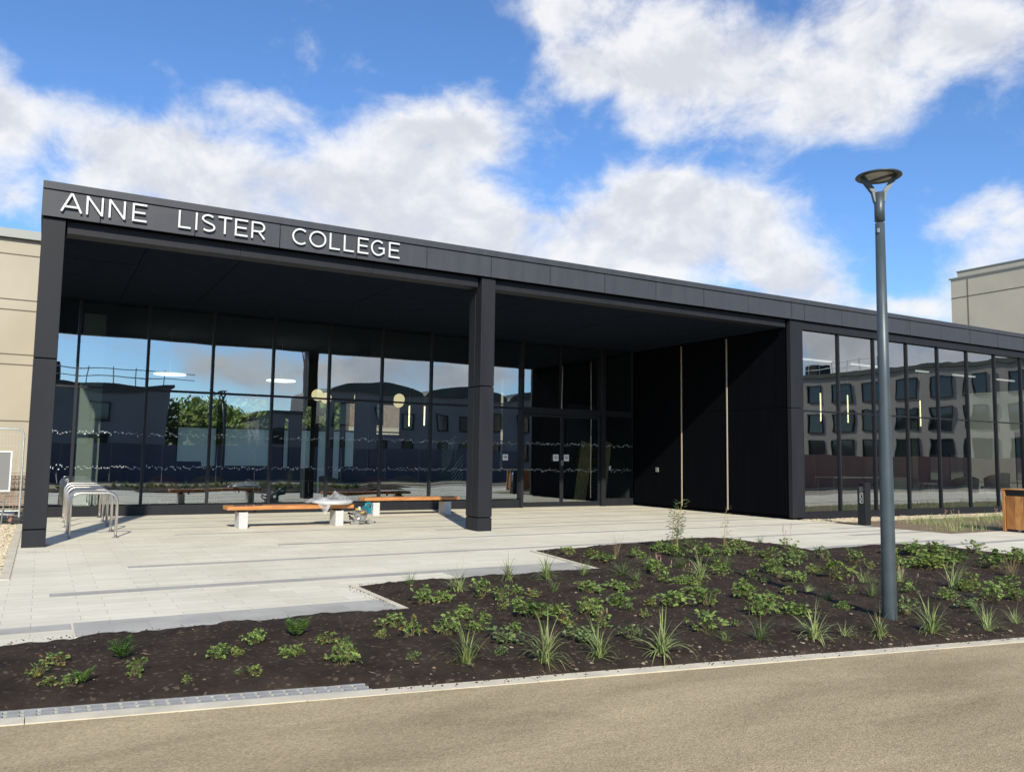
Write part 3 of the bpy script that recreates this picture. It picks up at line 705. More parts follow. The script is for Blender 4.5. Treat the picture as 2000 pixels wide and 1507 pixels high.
def glyph(ch, w, h, t):
    q = t/2; s = []
    if ch == 'A': s = [[(q*.9, 0), (w/2-q*.2, h)], [(w-q*.9, 0), (w/2+q*.2, h)], [(w*.2, h*.27), (w*.8, h*.27)]]
    elif ch == 'N': s = [[(q, 0), (q, h)], [(q*1.2, h-q*.6), (w-q*1.2, q*.6)], [(w-q, 0), (w-q, h)]]
    elif ch == 'E': s = [[(q, 0), (q, h)], [(q, h-q), (w, h-q)], [(q, h/2), (w*.9, h/2)], [(q, q), (w, q)]]
    elif ch == 'L': s = [[(q, h), (q, q), (w, q)]]
    elif ch == 'I': s = [[(w/2, 0), (w/2, h)]]
    elif ch == 'T': s = [[(0, h-q), (w, h-q)], [(w/2, 0), (w/2, h-t)]]
    elif ch == 'O': s = [('c', arc(w/2, h/2, w/2-q, h/2-q, 0, 351, 39))]
    elif ch == 'C': s = [arc(w*.54, h/2, w*.54-q, h/2-q, 48, 312, 28)]
    elif ch == 'G': s = [arc(w*.52, h/2, w*.52-q, h/2-q, 48, 318, 28)+[(w-q, h*.22), (w-q, h*.5)], [(w*.56, h*.5), (w, h*.5)]]
    elif ch == 'R': s = [[(q, 0), (q, h)], [(q, h-q)]+arc(w*.58, h*.69, w*.34, h*.31-q, 90, -90, 16)+[(q, h*.38+q)], [(w*.55, h*.39), (w*.96, 0)]]
    elif ch == 'S': s = [arc(w*.5, h*.745, w*.42-q*.3, h*.255-q, 35, 250, 16)+arc(w*.52, h*.265, w*.45-q*.3, h*.265-q, 75, -140, 16)]
    return s
def letter(ch, x0, x1, z0, h, y0, y1, mat, parent, t=None, name='sign_letter'):
    t = t or h*.098; w = x1-x0; m = MB()
    for k, s in enumerate(glyph(ch, w, h, t)):
        closed = False
        if isinstance(s, tuple): closed = True; s = s[1]
        Lf, Rt = ribbon(s, t, closed); n = len(Lf); yy = y0-.0025*k
        vs = [(x0+p.x, yy, z0+p.y) for p in Lf]+[(x0+p.x, yy, z0+p.y) for p in Rt]+[(x0+p.x, y1, z0+p.y) for p in Lf]+[(x0+p.x, y1, z0+p.y) for p in Rt]
        fs = []; rng = range(n) if closed else range(n-1)
        for i in rng:
            j = (i+1) % n
            fs += [(i, j, n+j, n+i), (2*n+i, 3*n+i, 3*n+j, 2*n+j), (i, 2*n+i, 2*n+j, j), (n+i, n+j, 3*n+j, 3*n+i)]
        if not closed: fs += [(0, n, 3*n, 2*n), (n-1, 3*n-1, 4*n-1, 2*n-1)]
        m.add(vs, fs)
    return m.build(name, mat, parent)
for ch, x0, x1 in (('A', .04, .35), ('N', .405, .655), ('N', .735, .985), ('E', 1.09, 1.31), ('L', 1.81, 2.01), ('I', 2.075, 2.125), ('S', 2.18, 2.41), ('T', 2.46, 2.69), ('E', 2.745, 2.965), ('R', 3.03, 3.27),
                   ('C', 3.76, 4.04), ('O', 4.075, 4.395), ('L', 4.46, 4.66), ('L', 4.735, 4.935), ('E', 5.01, 5.22), ('G', 5.275, 5.55), ('E', 5.64, 5.86)):
    letter(ch, x0, x1, 5.345, .305, FY-.055, FY-.03, M['letter'], B)

# ------------------------------------------------------------------ interior things
def chair(kind, mat, x, y, rz, label, sc=1, grp='lounge chairs inside the glazing'):
    t = thing('armchair', label, 'chair', (x, y, .06 if x > 17.3 else 0), rz, grp)
    s = MB(); s.box(-.32, .32, -.3, .3, .36, .46); s.build('seat', mat, t, bevel=.03)
    b_ = MB(); prof = arc(0, 0, .36, .33, -10, 190, 14)
    Lf, Rt = ribbon(prof, .07); n = len(Lf); vs = [(p.x, p.y, .35) for p in Lf]+[(p.x, p.y, .35) for p in Rt]+[(p.x*1.08, p.y*1.08, .72+.18*math.sin(math.pi*i/(n-1))) for i, p in enumerate(Lf)]+[(p.x*1.08, p.y*1.08, .72+.18*math.sin(math.pi*i/(n-1))) for i, p in enumerate(Rt)]
    fs = []
    for i in range(n-1): fs += [(i, i+1, n+i+1, n+i), (2*n+i, 3*n+i, 3*n+i+1, 2*n+i+1), (i, 2*n+i, 2*n+i+1, i+1), (n+i, n+i+1, 3*n+i+1, 3*n+i)]
    fs += [(0, n, 3*n, 2*n), (n-1, 3*n-1, 4*n-1, 2*n-1)]
    b_.add(vs, fs); b_.build('backrest', mat, t, smooth=True)
    for sx in (-1, 1):
        for sy in (-1, 1): MB().tube([(sx*.22, sy*.2, .36), (sx*.27, sy*.25, 0)], .012, 6).build('leg', M['alu'], t)
    t.scale = (sc,)*3
    return t
chair('a', M['int_red'], 2.8, 22.9, .4, 'low red chair inside behind the cycle racks')
chair('a', M['int_yellow'], 3.9, 23.2, -.3, 'mustard chair inside the glass, left of the near bench')
chair('a', M['int_yellow'], 7.3, 23.0, .6, 'mustard chair seen through the glass above the near bench')
chair('a', M['int_red'], 8.6, 22.8, 0, 'red chair through the glass above the wrapped white disc')
chair('a', M['int_yellow'], 9.6, 23.2, -.4, 'mustard chair through the glass above the far bench')
chair('a', M['int_navy'], 10.6, 24.4, 2.6, 'navy chair deep inside the hall left of the middle column')
chair('a', M['int_grey'], 33.4, 19.0, 2.9, 'large grey tub chair behind the wing glass left of the timber bin', 1.25)
chair('a', M['int_grey'], 25.0, 17.6, 2.7, 'grey chair behind the first wing windows by the black post', 1.1)
chair('a', M['int_green'], 30.0, 18.2, 2.4, 'green chair behind the wing glass just right of the lamp post', 1.1)
def table(x, y, w, d, h, label, mat=None):
    t = thing('table', label, 'table', (x, y, .06 if x > 17.3 else 0), 0, 'tables inside the glazing')
    MB().box(-w/2, w/2, -d/2, d/2, h-.035, h).build('tabletop', mat or M['white'], t, bevel=.005)
    for sx in (-1, 1):
        for sy in (-1, 1): MB().tube([(sx*(w/2-.08), sy*(d/2-.08), h-.036), (sx*(w/2-.05), sy*(d/2-.05), 0)], .015, 6).build('leg', M['alu'], t)
table(24.3, 18.9, 2.4, .8, .95, 'long white counter table behind the first two wing windows')
table(27.6, 18.4, .8, .8, .75, 'small white table behind the wing glass beside the lamp post')
table(6.2, 24.5, 1.6, .8, .74, 'grey table inside the hall behind the near bench', M['int_grey'])
table(10.5, 25.5, 1.6, .8, .74, 'grey table inside the hall left of the middle column', M['int_grey'])
# sofa-like dividers
def booth(x, y, w, h, mat, label):
    t = thing('booth_seat', label, 'seat', (x, y, 0), 0, 'booth seats in the hall')
    MB().box(-w/2, w/2, -.35, .25, 0, .45).build('seat', mat, t, bevel=.04)
    MB().box(-w/2, w/2, .255, .42, 0, h).build('backrest', mat, t, bevel=.05)
booth(3.2, 26.5, 2.2, 1.25, M['int_navy'], 'dark high-backed booth seat inside, left of the frosted windows')
booth(6.0, 28.2, 2.4, 1.1, M['int_navy'], 'navy booth seat inside in front of the frosted windows')
booth(10.4, 28.2, 2.0, 1.1, M['int_navy'], 'navy booth seat inside below the three globe lamps')
# whiteboards behind the wing glass
for k, (x0, x1, z0, z1, lab) in enumerate(((36.2, 37.1, .9, 2.05, 'white board inside the wing, left one of the pair'), (37.9, 39.0, .9, 2.05, 'white board inside the wing, right one of the pair'))):
    pass
def board(x0, x1, y, z0, z1, label, mat):
    t = thing('whiteboard', label, 'board', (0, 0, 0), 0, 'boards inside the wing')
    MB().box(x0, x1, y, y+.03, z0, z1).build('board_face', mat, t)
    f = MB(); f.box(x0-.03, x0, y-.01, y+.04, z0-.03, z1+.03); f.box(x1, x1+.03, y-.01, y+.04, z0-.03, z1+.03); f.box(x0, x1, y-.008, y+.038, z1, z1+.03); f.box(x0, x1, y-.008, y+.038, z0-.03, z0); f.build('board_frame', M['frame'], t)
    for xx in (x0+.05, x1-.05): MB().box(xx-.02, xx+.02, y+.031, y+.06, .06, z0+.2).build('leg', M['frame'], t)
board(31.9, 32.5, 20.8, .85, 1.88, 'narrow pale board behind the wing glass right of the lamp post', M['int_wall_light'])
board(33.3, 34.2, 20.8, .82, 1.9, 'wide pale board behind the wing glass above the grey tub chair', M['int_wall_light'])
board(38.3, 38.9, 20.8, .87, 2.96, 'tall pale green board behind the last window above the timber bin', M['int_wall_light'])
board(27.6, 28.3, 20.8, .73, 1.74, 'bluish board behind the wing glass directly left of the lamp post', M['hoard_blue'])
# pendants
def globe(x, y, z, r, label):
    t = thing('globe_pendant', label, 'lamp', (x, y, 0), 0, 'globe pendants in the hall')
    m = MB(); m.lathe([(max(.001, r*math.sin(math.pi*i/16)), z-r*math.cos(math.pi*i/16)) for i in range(17)], n=24); m.build('globe', M['globe'], t, smooth=True)
    MB().tube([(0, 0, z+r), (0, 0, 5.0)], .006, 6).build('cord', M['rubber'], t)
for (px, yy, lab) in ((620, 26.4, 'left globe lamp of the leftmost pair'), (637, 27.6, 'right, lower globe lamp of the leftmost pair'), (703, 26.4, 'left globe lamp of the middle pair'), (711, 27.8, 'right, lower globe lamp of the middle pair'), (780, 26.4, 'front globe lamp of the pair nearest the middle column'), (779, 28.0, 'rear globe lamp of the pair nearest the middle column')):
    d = ray(px, 770); x = d.x*yy/d.y
    globe(x, yy, 3.46, .19, lab+' inside the hall')
def tube_lamp(x, y, z0, z1, label):
    t = thing('tube_pendant', label, 'lamp', (x, y, 0), 0, 'vertical tube pendants')
    MB().tube([(0, 0, z0), (0, 0, z1)], .022, 10).build('tube', M['tube'], t)
    MB().tube([(0, 0, z1), (0, 0, 5.0)], .008, 6).build('cord', M['alu'], t)
tube_lamp(11.68, 28, 2.6, 3.35, 'left glowing vertical tube lamp in the hall'); tube_lamp(12.29, 28, 2.65, 3.36, 'right glowing vertical tube lamp in the hall')
for x, lab in ((23.1, 'first'), (24.51, 'second'), (27.21, 'third'), (28.63, 'fourth')): tube_lamp(x, 19, 2.9, 3.87, lab+' glowing tube lamp from the left behind the wing glass')
def ceil_disc(x, y, z, r, label):
    t = thing('disc_pendant', label, 'lamp', (x, y, 0), 0, 'disc lamps in the hall')
    MB().lathe([(.001, z), (r, z), (r, z+.04), (.001, z+.04)], n=32).build('disc', M['disc'], t)
    MB().tube([(0, 0, z+.041), (0, 0, 5.0)], .008, 6).build('cord', M['alu'], t)
ceil_disc(3.17, 26, 3.8, .45, 'left glowing round disc lamp in the hall'); ceil_disc(6.45, 26, 3.8, .45, 'right glowing round disc lamp in the hall')
for k, (x, lab) in enumerate(((22.9, 'first'), (25.4, 'second'), (28.4, 'third'), (31.4, 'fourth'), (34.2, 'fifth'))):
    tag(MB().box(x-.7, x+.7, 18.9, 19.0, 4.95, 5.0).build('ceiling_light', M['strip']), lab+' linear ceiling light from the left behind the wing glass', 'ceiling light', 'linear ceiling lights in the wing')
# boards leaning behind the entrance
for (x, tilt, w, lab) in ((15.35, .2, .62, 'wide plywood sheet leaning inside the right entrance door'), (16.35, .16, .4, 'narrow plywood sheet leaning behind the entrance side light')):
    m = MB(); m.box(0, w, 0, .02, 0, 2.15); o = m.build('plywood_sheet', M['ply']); o.location = (x, 22.6, 0); o.rotation_euler = (0, tilt, .3); tag(o, lab, 'board', 'plywood sheets in the entrance')
# graphic panel inside with text
gp = thing('wall_graphic', 'dark panel with pale ANNE LISTER lettering and stripes inside the entrance', 'sign', (0, 0, 0))
MB().box(17.36, 19.4, 24.2, 24.24, .1, 3.4).build('panel', M['int_wall'], gp)
gp2y = 24.19
cx = 17.05
# it hangs in line with the side light, on the hall side
for o in [x for x in bpy.data.objects if x.parent == gp]: o.location = (-1.5, -.4, 0)
for word, x0, z in (('ANNE', 16.32, 1.62), ('LISTER', 16.02, 1.28)):
    x = x0
    for ch in word:
        w = .07 if ch == 'I' else .17
        letter(ch, x, x+w, z, .26, 23.76, 23.79, M['int_yellow'], gp, t=.05, name='graphic_letter'); x += w+.035
x = 16.9
for ch in 'COLLEGE': letter(ch, x, x+.05, 1.14, .08, 23.765, 23.79, M['int_wall_light'], gp, t=.012, name='graphic_letter'); x += .066
m = MB()
for k in range(9): m.add([(16.9, 23.79, .2+k*.11), (16.9, 23.79, .22+k*.11), (17.3, 23.79, .0+k*.11+.02), (17.3, 23.79, k*.11)], [(0, 1, 2, 3)])
m.build('stripes', M['int_wall_light'], gp)
m = MB(); m.add([(16.0, 23.78, .2), (16.3, 23.78, .2), (16.85, 23.78, .9), (16.7, 23.78, 1.1)], [(0, 1, 2, 3)]); m.add([(16.5, 23.775, .2), (16.7, 23.775, .2), (16.86, 23.775, .8), (16.86, 23.775, 1.05)], [(0, 1, 2, 3)]); m.build('teal_shape', M['int_green'], gp)
sg = thing('wall_graphic', 'dark panel with white diagonal stripes inside the glass left of the middle column', 'sign')
MB().box(10.75, 11.6, 23.2, 23.24, .2, 2.1).build('panel', M['int_green'], sg)
m = MB()
for k in range(9): m.add([(10.8, 23.19, 1.0+k*.1), (10.8, 23.19, 1.03+k*.1), (11.1+k*.02, 23.19, 1.35+k*.1-.0), (11.1+k*.02, 23.19, 1.32+k*.1)], [(0, 1, 2, 3)])
for k in range(7): m.add([(11.15, 23.19, .25+k*.14), (11.15, 23.19, .28+k*.14), (11.55, 23.19, .75+k*.14), (11.55, 23.19, .72+k*.14)], [(0, 1, 2, 3)])
m.build('stripes', M['letter'], sg)
m2 = thing('reception_desk', 'dark reception desk inside the entrance doors', 'desk', (14.0, 26.5, 0))
MB().box(-1.2, 1.2, -.3, .3, 0, 1.05).build('desk_body', M['int_wall'], m2); MB().box(-1.25, 1.25, -.35, .35, 1.052, 1.09).build('desk_top', M['ply'], m2)

# ------------------------------------------------------------------ cycle stands
def stand():
    r = .024; pts = [(0, 0, -.02), (0, 0, .62)]+[(.16-.16*math.cos(R_(a)), 0, .62+.16*math.sin(R_(a))) for a in range(10, 91, 10)]
    pts += [(.73-x, y, z) for x, y, z in reversed(pts)]
    return pts
ords = ['first', 'second', 'third', 'fourth', 'last']
proto = None
for i in range(5):
    y = 16.13+1.26*i
    if proto is None:
        t = thing('cycle_stand', '', 'cycle stand', (.48, y, 0), 0, 'steel cycle stands in a row'); MB().tube(stand(), .024, 14).build('hoop', M['steel'], t, smooth=True)
        for x in (0, .73): MB().lathe([(.024, .012), (.055, .008), (.058, .0041)], (x, 0, 0), 20).build('base_collar', M['steel'], t, smooth=True)
        proto = t
    else:
        t = copy_tree(proto); t.location = (.48+.005*i, y, 0)
    t['label'] = ['nearest steel hoop cycle stand of the row, by the left column', 'second steel hoop cycle stand counted from the nearest', 'middle steel hoop cycle stand of the five in the row', 'fourth steel hoop cycle stand, one before the glass', 'farthest steel hoop cycle stand of the row, closest to the glass'][i]

# ------------------------------------------------------------------ benches
def bench(name, loc, label, ln=2.62, la=.24, lb=2.23):
    t = thing(name, label, 'bench', loc, 0, 'timber benches on white blocks under the porch')
    for k in range(3): MB().box(0, ln, k*.16, k*.16+.154, .375, .45).build('seat_board', M['wood'], t, bevel=.006)
    for x in (la, lb):
        MB().box(x, x+.175, .03, .44, 0, .325).build('leg', M['white_stone'], t, bevel=.006)
        for dy in (.06, .24): MB().box(x+.03, x+.145, dy+.03, dy+.10, .326, .374).build('bracket', M['rubber'], t)
        MB().box(x+.3 if x < 1 else x-.25, x+.34 if x < 1 else x-.21, .1, .13, .30, .374).build('clamp', M['rubber'], t)
    return t
bench('bench', (3.27, 17.05, 0), 'nearer timber bench on white blocks with a wrapped white disc on it')
bench('bench', (7.05, 19.62, 0), 'farther timber bench on white blocks close to the glass')
# wrapped disc on the near bench
b = thing('wrapped_disc', 'round white disc wrapped in clear plastic film lying on the near bench', 'disc', (5.47, 17.26, .455))
MB().lathe([(.001, 0), (.36, 0), (.42, .02), (.43, .045), (.42, .07), (.36, .085), (.001, .085)], n=40).build('disc', M['white'], b, smooth=True)
m = MB(); n = 48; rings = 14; vs = []
for j in range(rings+1):
    for k in range(n):
        a = 2*math.pi*k/n; f = j/rings; rr = .02+.435*f
        ext = 1+.30*max(0, math.cos(a-math.pi))**6*f
        z = .09+.055*(1-f)**.5+.05*mnoise.noise(Vector((math.cos(a)*3*f, math.sin(a)*3*f, 5)))*(1-f*.3)
        z += .10*math.exp(-((rr*math.cos(a)-.04)**2+(rr*math.sin(a))**2)/.004)
        z += .09*math.exp(-((rr*math.cos(a)-.17)**2+(rr*math.sin(a)-.05)**2)/.02)
        z -= .05*max(0, f-.82)/.18
        vs.append((rr*ext*math.cos(a), rr*math.sin(a), max(.055 if ext < 1.05 else .02, z)))
fs = [(j*n+k, j*n+(k+1) % n, (j+1)*n+(k+1) % n, (j+1)*n+k) for j in range(rings) for k in range(n)]
m.add(vs, fs)
m.add([(-.42, -.36, .03), (-.14, -.37, .03), (-.16, -.375, -.03), (-.25, -.38, -.19), (-.33, -.375, -.1)], [(0, 1, 2, 3, 4)])
m.build('plastic_wrap', M['film'], b, smooth=True)
# dark straps on the left end of the near bench
m = MB()
for (x, w, d) in ((0, .22, .1), (.26, .1, .09), (.42, .14, .08)): m.box(x, x+w, .02, .02+d, 0, .014)
o = m.build('cloth_strip', M['bag'], bevel=.004); o.location = (3.42, 17.08, .452); o.rotation_euler = (0, 0, .06); tag(o, 'flat dark strips lying on the left end of the near bench', 'cloth')

# ------------------------------------------------------------------ mitre saw
s = thing('mitre_saw', 'teal and silver mitre saw standing on the paving between the two benches', 'power tool', (6.2, 17.5, 0), .1)
m = MB()
m.prism([(-.27, -.12), (.27, -.12), (.2, .12), (-.2, .12)], .02, .055, M['alu']); 
m.prism_xz([(-.30, .0), (-.12, .0), (-.08, .06), (-.18, .10)], -.16, -.10, M['alu'])
m.prism_xz([(.30, .0), (.12, .0), (.08, .06), (.16, .10)], -.16, -.10, M['alu'])
m.lathe([(.001, .075), (.13, .075), (.14, .06), (.14, .03), (.001, .03)], (0, -.02, 0), 24, M['alu'])
m.box(-.1, .1, -.2, .05, .076, .09, M['alu'])
m.build('base', None, s)
m = MB()
for x in (-.1, .02): m.box(x, x+.09, .03, .05, .08, .17, M['alu'])
m.box(-.24, -.02, .05, .07, .09, .15, M['alu'])
m.build('fence', None, s)
m = MB(); m.tube([(-.02, .06, .09), (-.04, .12, .25), (.02, .1, .34)], [.045, .04, .035], 10, M['alu']); m.tube([(-.13, .1, .27), (.12, .12, .30)], .018, 10, M['steel']); m.tube([(-.15, .02, .24), (.1, .05, .26)], .018, 10, M['steel'])
m.tube([(-.2, 0, .22), (-.1, .05, .26)], [.03, .04], 10, M['alu']); m.box(-.12, .0, .0, .09, .17, .23, M['alu']); m.tube([(-.02, 0, .3), (-.035, 0, .37)], [.02, .028], 8, M['white'])
m.build('arm', None, s, smooth=False)
m = MB(); m.box(-.12, -.06, -.02, .02, .30, .34); m.box(.0, .07, -.03, .0, .23, .26); m.build('warning_label', M['yellow'], s)
# blade: disc in the YZ-ish plane turned toward the viewer
def disc_mesh(c, r, th, mat, n=32, ax=(.97, .25, 0)):
    m = MB(); a = Vector(ax).normalized(); c = Vector(c); m.tube([c-a*th/2, c+a*th/2], r, n, mat); return m
disc_mesh((.10, .03, .21), .115, .004, M['steel']).build('blade', None, s)
g_ = MB(); a = Vector((.97, .25, 0)).normalized(); u = Vector((-a.y, a.x, 0)); c0 = Vector((.15, .05, .22)); vs = []
nn = 22
for sgn in (-1, 1):
    for rr in (.075, .165):
        for k in range(nn): t = R_(-70+250*k/(nn-1)); vs.append(c0+a*(.032*sgn+.0)+u*rr*math.cos(t)+Vector((0, 0, 1))*rr*math.sin(t))
fs = []
for k in range(nn-1):
    fs += [(k, k+1, nn+k+1, nn+k), (2*nn+k, 3*nn+k, 3*nn+k+1, 2*nn+k+1), (nn+k, nn+k+1, 3*nn+k+1, 3*nn+k), (k, 2*nn+k, 2*nn+k+1, k+1)]
fs += [(0, nn, 3*nn, 2*nn), (nn-1, 3*nn-1, 4*nn-1, 2*nn-1)]
g_.add(vs, fs); g_.build('blade_guard', M['teal'], s)
MB().tube([(.15, .08, .34), (.19, .12, .42), (.26, .14, .44), (.33, .14, .40), (.34, .14, .33), (.29, .13, .30)], [.03, .035, .03, .028, .026, .03], 10).build('handle', M['teal'], s, smooth=True)
MB().tube([(.2, .1, .30), (.33, .2, .32)], [.055, .05], 14).build('motor', M['rubber'], s)
MB().tube([(-.2, 0, .22), (-.29, -.02, .24), (-.31, -.02, .25)], [.012, .024, .02], 8).build('knob', M['rubber'], s)
MB().tube([(-.3, -.06, .2), (-.26, -.08, .14), (-.2, -.09, .09)], [.02, .018, .016], 8).build('clamp_grip', M['rubber'], s)
for x in (-.07, .1): MB().tube([(x-.02, -.19, .012), (x+.03, -.19, .012)], .012, 8).build('foot', M['rubber'], s)
MB().tube([(.3, .1, .012), (.37, .08, .015), (.42, .1, .012)], [.01, .022, .012], 8).build('plug', M['rubber'], s)

# ------------------------------------------------------------------ street lamp
lb = on_soil(1738, 1205)
lamp = thing('street_lamp', 'tall blue-grey street lamp with a flat round head standing in the planting bed', 'street lamp', (lb.x, lb.y, lb.z))
zt = 4.10
D = lamp
MB().tube([(0, 0, -.1), (0, 0, 0), (0, 0, 1.2), (0, 0, 2.2), (0, 0, 3.72)], [.066, .0655, .061, .052, .043], 28).build('post', M['lamp_paint'], D, smooth=True)
MB().tube([(0, 0, 3.50), (0, 0, 3.50), (0, 0, 3.56), (0, 0, 3.72), (0, 0, 3.74)], [.044, .051, .051, .050, .047], 28).build('collar', M['lamp_paint'], D, smooth=False)
MB().tube([(0, 0, 3.741), (0, 0, 3.85), (0, 0, 4.02)], [.0465, .046, .052], 28).build('sleeve', M['lamp_paint'], D, smooth=True)
perp = Vector((CR.x, CR.y, 0)).normalized(); 
ang = math.atan2(perp.y, perp.x)-.15
px_, py_ = math.cos(ang), math.sin(ang)
for sgn in (-1, 1):
    pts = [(px_*sgn*.028, py_*sgn*.028, 3.93), (px_*sgn*.05, py_*sgn*.05, 4.03), (px_*sgn*.15, py_*sgn*.15, 4.175)]
    m = MB(); t = .03
    for a, b_ in zip(pts[:-1], pts[1:]):
        a = Vector(a); b_ = Vector(b_); nrm = Vector((-py_, px_, 0))*.028; dd = (b_-a).normalized(); uu = dd.cross(nrm).normalized()*.021
        vs = [a-nrm-uu, a+nrm-uu, a+nrm+uu, a-nrm+uu, b_-nrm-uu, b_+nrm-uu, b_+nrm+uu, b_-nrm+uu]
        m.add(vs, [(0, 3, 2, 1), (4, 5, 6, 7), (0, 1, 5, 4), (1, 2, 6, 5), (2, 3, 7, 6), (3, 0, 4, 7)])
    m.build('arm', M['lamp_paint'], D)
hd = MB().lathe([(.155, 4.178), (.200, 4.172), (.211, 4.181), (.208, 4.191), (.13, 4.208), (.001, 4.214)], n=48).build('lamp_head', M['lamp_paint'], D, smooth=True)
MB().lathe([(.001, 4.181), (.156, 4.181)], n=48).build('lens', M['lens'], hd)
MB().box(.03, .07, -.15, .15, 4.172, 4.179).build('lens_bar', M['lamp_paint'], hd)
MB().box(-.056, -.046, -.03, -.008, 3.62, 3.66).build('number_tag', M['galv'], D)

# ------------------------------------------------------------------ ash bin post
p = thing('ash_post', 'slim dark square post with a silver ash tray opening beside the path', 'post', (17.30, 13.0, 0))
MB().box(-.10, .10, -.10, .12, .008, .79).build('post_body', M['frame'], p, bevel=.004)
m = MB(); m.box(-.10, .10, .075, .12, .792, 1.02, M['frame']); m.box(-.10, .10, -.10, -.055, .792, 1.02, M['frame']); m.box(-.06, .10, -.053, .073, .792, 1.02, M['frame']); m.box(-.10, -.063, -.053, .073, .99, 1.018, M['frame']); m.build('hood', None, p)
MB().prism_xz([(-.098, .80), (-.064, .80), (-.064, .94)], -.05, .07).build('ash_tray', M['steel'], p)
MB().box(-.13, .13, -.13, .15, .0, .007).build('base_plate', M['galv'], p)
m = MB(); X = -.1015
for (y0, z0, y1, z1) in ((-.01, .76, .04, .70), (.04, .70, .0, .62), (.0, .62, .035, .56), (-.035, .78, .045, .78), (-.035, .54, .045, .54), (-.035, .78, -.035, .54), (.045, .78, .045, .54)):
    a = Vector((X, y0, z0)); b_ = Vector((X, y1, z1)); dd = (b_-a).normalized(); nn_ = Vector((0, -dd.z, dd.y))*.005
    m.add([a-nn_, b_-nn_, b_+nn_, a+nn_], [(0, 1, 2, 3)])
m.build('symbol', M['white'], p)
# ------------------------------------------------------------------ timber litter bin
b = thing('litter_bin', 'timber-clad litter bin with a dark slot at the right edge of the path', 'bin', (19.02, 10.68, 0))
m = MB(); m.box(.03, .62, -1.25, -.06, .06, .93); m.build('liner', M['rubber'], b)
rnd = random.Random(2)
for k in range(6):
    y0 = -.07-.19*(k+1)
    MB().box(-.0-.002*(k % 2), .025, y0+.003, y0+.187, .06, .80).build('timber_board', [M['wood_bin'], M['wood_bin2'], M['wood_bin'], M['wood_bin3'], M['wood_bin2'], M['wood_bin']][k], b, bevel=.002)
MB().box(-.02, .65, -.058, .0, .02, .94).build('side_panel', M['wood_bin2'], b, bevel=.003)
MB().box(-.02, .65, -1.32, -1.26, .02, .94).build('side_panel', M['wood_bin2'], b, bevel=.003)
MB().box(-.03, .66, -1.33, .01, .941, .965).build('lid', M['wood_bin2'], b, bevel=.003)
for y in (-.3, -1.0): MB().box(.1, .5, y-.03, y+.03, .0, .058).build('foot', M['galv'], b)

# ------------------------------------------------------------------ left: beige building, fence, board, rubble
bb = thing('beige_building', 'tall beige panelled building at the left edge behind the mesh fence', 'building')
MB().box(-24, -.1, 26.2, 38, .9, 7.35).build('wall', M['beige'], bb)
MB().box(-24, -.15, 26.22, 37.9, 0, .45).build('wall_base', M['brick'], bb)
MB().box(-24, -.05, 26.17, 38, .46, .89).build('plinth', M['beige'], bb)
m = MB()
for z in (6.92, 5.66, 5.37, 4.14, 3.86, 2.31): m.box(-24, -.09, 26.185, 26.199, z-.012, z+.012)
for x in (-2.1, -4.4, -6.7): m.box(x-.01, x+.01, 26.186, 26.198, .9, 7.3)
m.build('joint', M['joint'], bb)
MB().box(-24.1, .1, 26.05, 38.1, 7.36, 7.6).build('coping', M['trim'], bb)
m = MB()
for j in range(3):
    for i in range(14): m.box(-1.3+i*.09, -1.3+i*.09+.075, 26.13, 26.16, .47+j*.13, .47+j*.13+.11)
m.build('brick_vent', M['brick'], bb)
fx = thing('mesh_fence', 'galvanised temporary mesh fence panel left of the black column', 'fence', (0, 0, 0))
m = MB(); x0, x1, y_ = -3.8, -.34, 20.0
fr = [(x0, y_, .12), (x0, y_, 1.95), (x1-.12, y_, 1.95), (x1-.04, y_, 1.92), (x1, y_, 1.82), (x1, y_, .12)]
MB().tube(fr, .02, 10).build('frame', M['galv'], fx)
m = MB().tube([(x0, y_, .25), (x1, y_, .25)], .014, 8); m.build('rail', M['galv'], fx)
m = MB()
for i in range(60): xx = x0+.03+i*.058; m.tube([(xx, y_, .25), (xx, y_, 1.95)], .0022, 4, cap=False)
for i in range(7): m.tube([(x0, y_+.003, .4+i*.24), (x1, y_+.003, .4+i*.24)], .0022, 4, cap=False)
m.build('mesh', M['galv'], fx)
MB().box(x1-.12, x1+.06, y_-.35, y_+.35, 0, .12).build('foot_block', M['rubber'], fx, bevel=.02)
sb_ = thing('sign_board', 'grey board in a white frame leaning by the mesh fence', 'board', (-.52, 19.75, .66))
MB().box(-1.2, -.03, .0, .03, .03, .80).build('panel', M['far_wall2'], sb_)
m = MB(); m.box(-1.23, .0, -.012, .04, 0, .03); m.box(-1.23, .0, -.012, .04, .80, .83); m.box(-.03, .0, -.01, .038, .03, .80); m.box(-1.23, -1.2, -.01, .038, .03, .80); m.build('frame', M['white'], sb_)
for x in (-1.1, -.08): MB().tube([(x, .02, .0), (x-.05, .35, -.66)], .015, 8).build('leg', M['galv'], sb_)
rnd = random.Random(8)
slabs = [(-.62, 20.6, .34, .22, .09, .2, 'grey slab of rubble lying across the top of the heap'), (-.5, 21.2, .45, .3, .1, -.1, 'flat pale slab lowest in the rubble heap'), (-.95, 20.9, .4, .25, .12, .5, 'broken concrete block at the left of the rubble heap'), (-.42, 22.0, .22, .2, .2, .1, 'small brown block of rubble against the black column'), (-1.3, 21.5, .5, .4, .15, .9, 'large pale block at the far left of the rubble heap'), (-.45, 20.3, .2, .14, .14, .7, 'small reddish brick at the foot of the fence')]
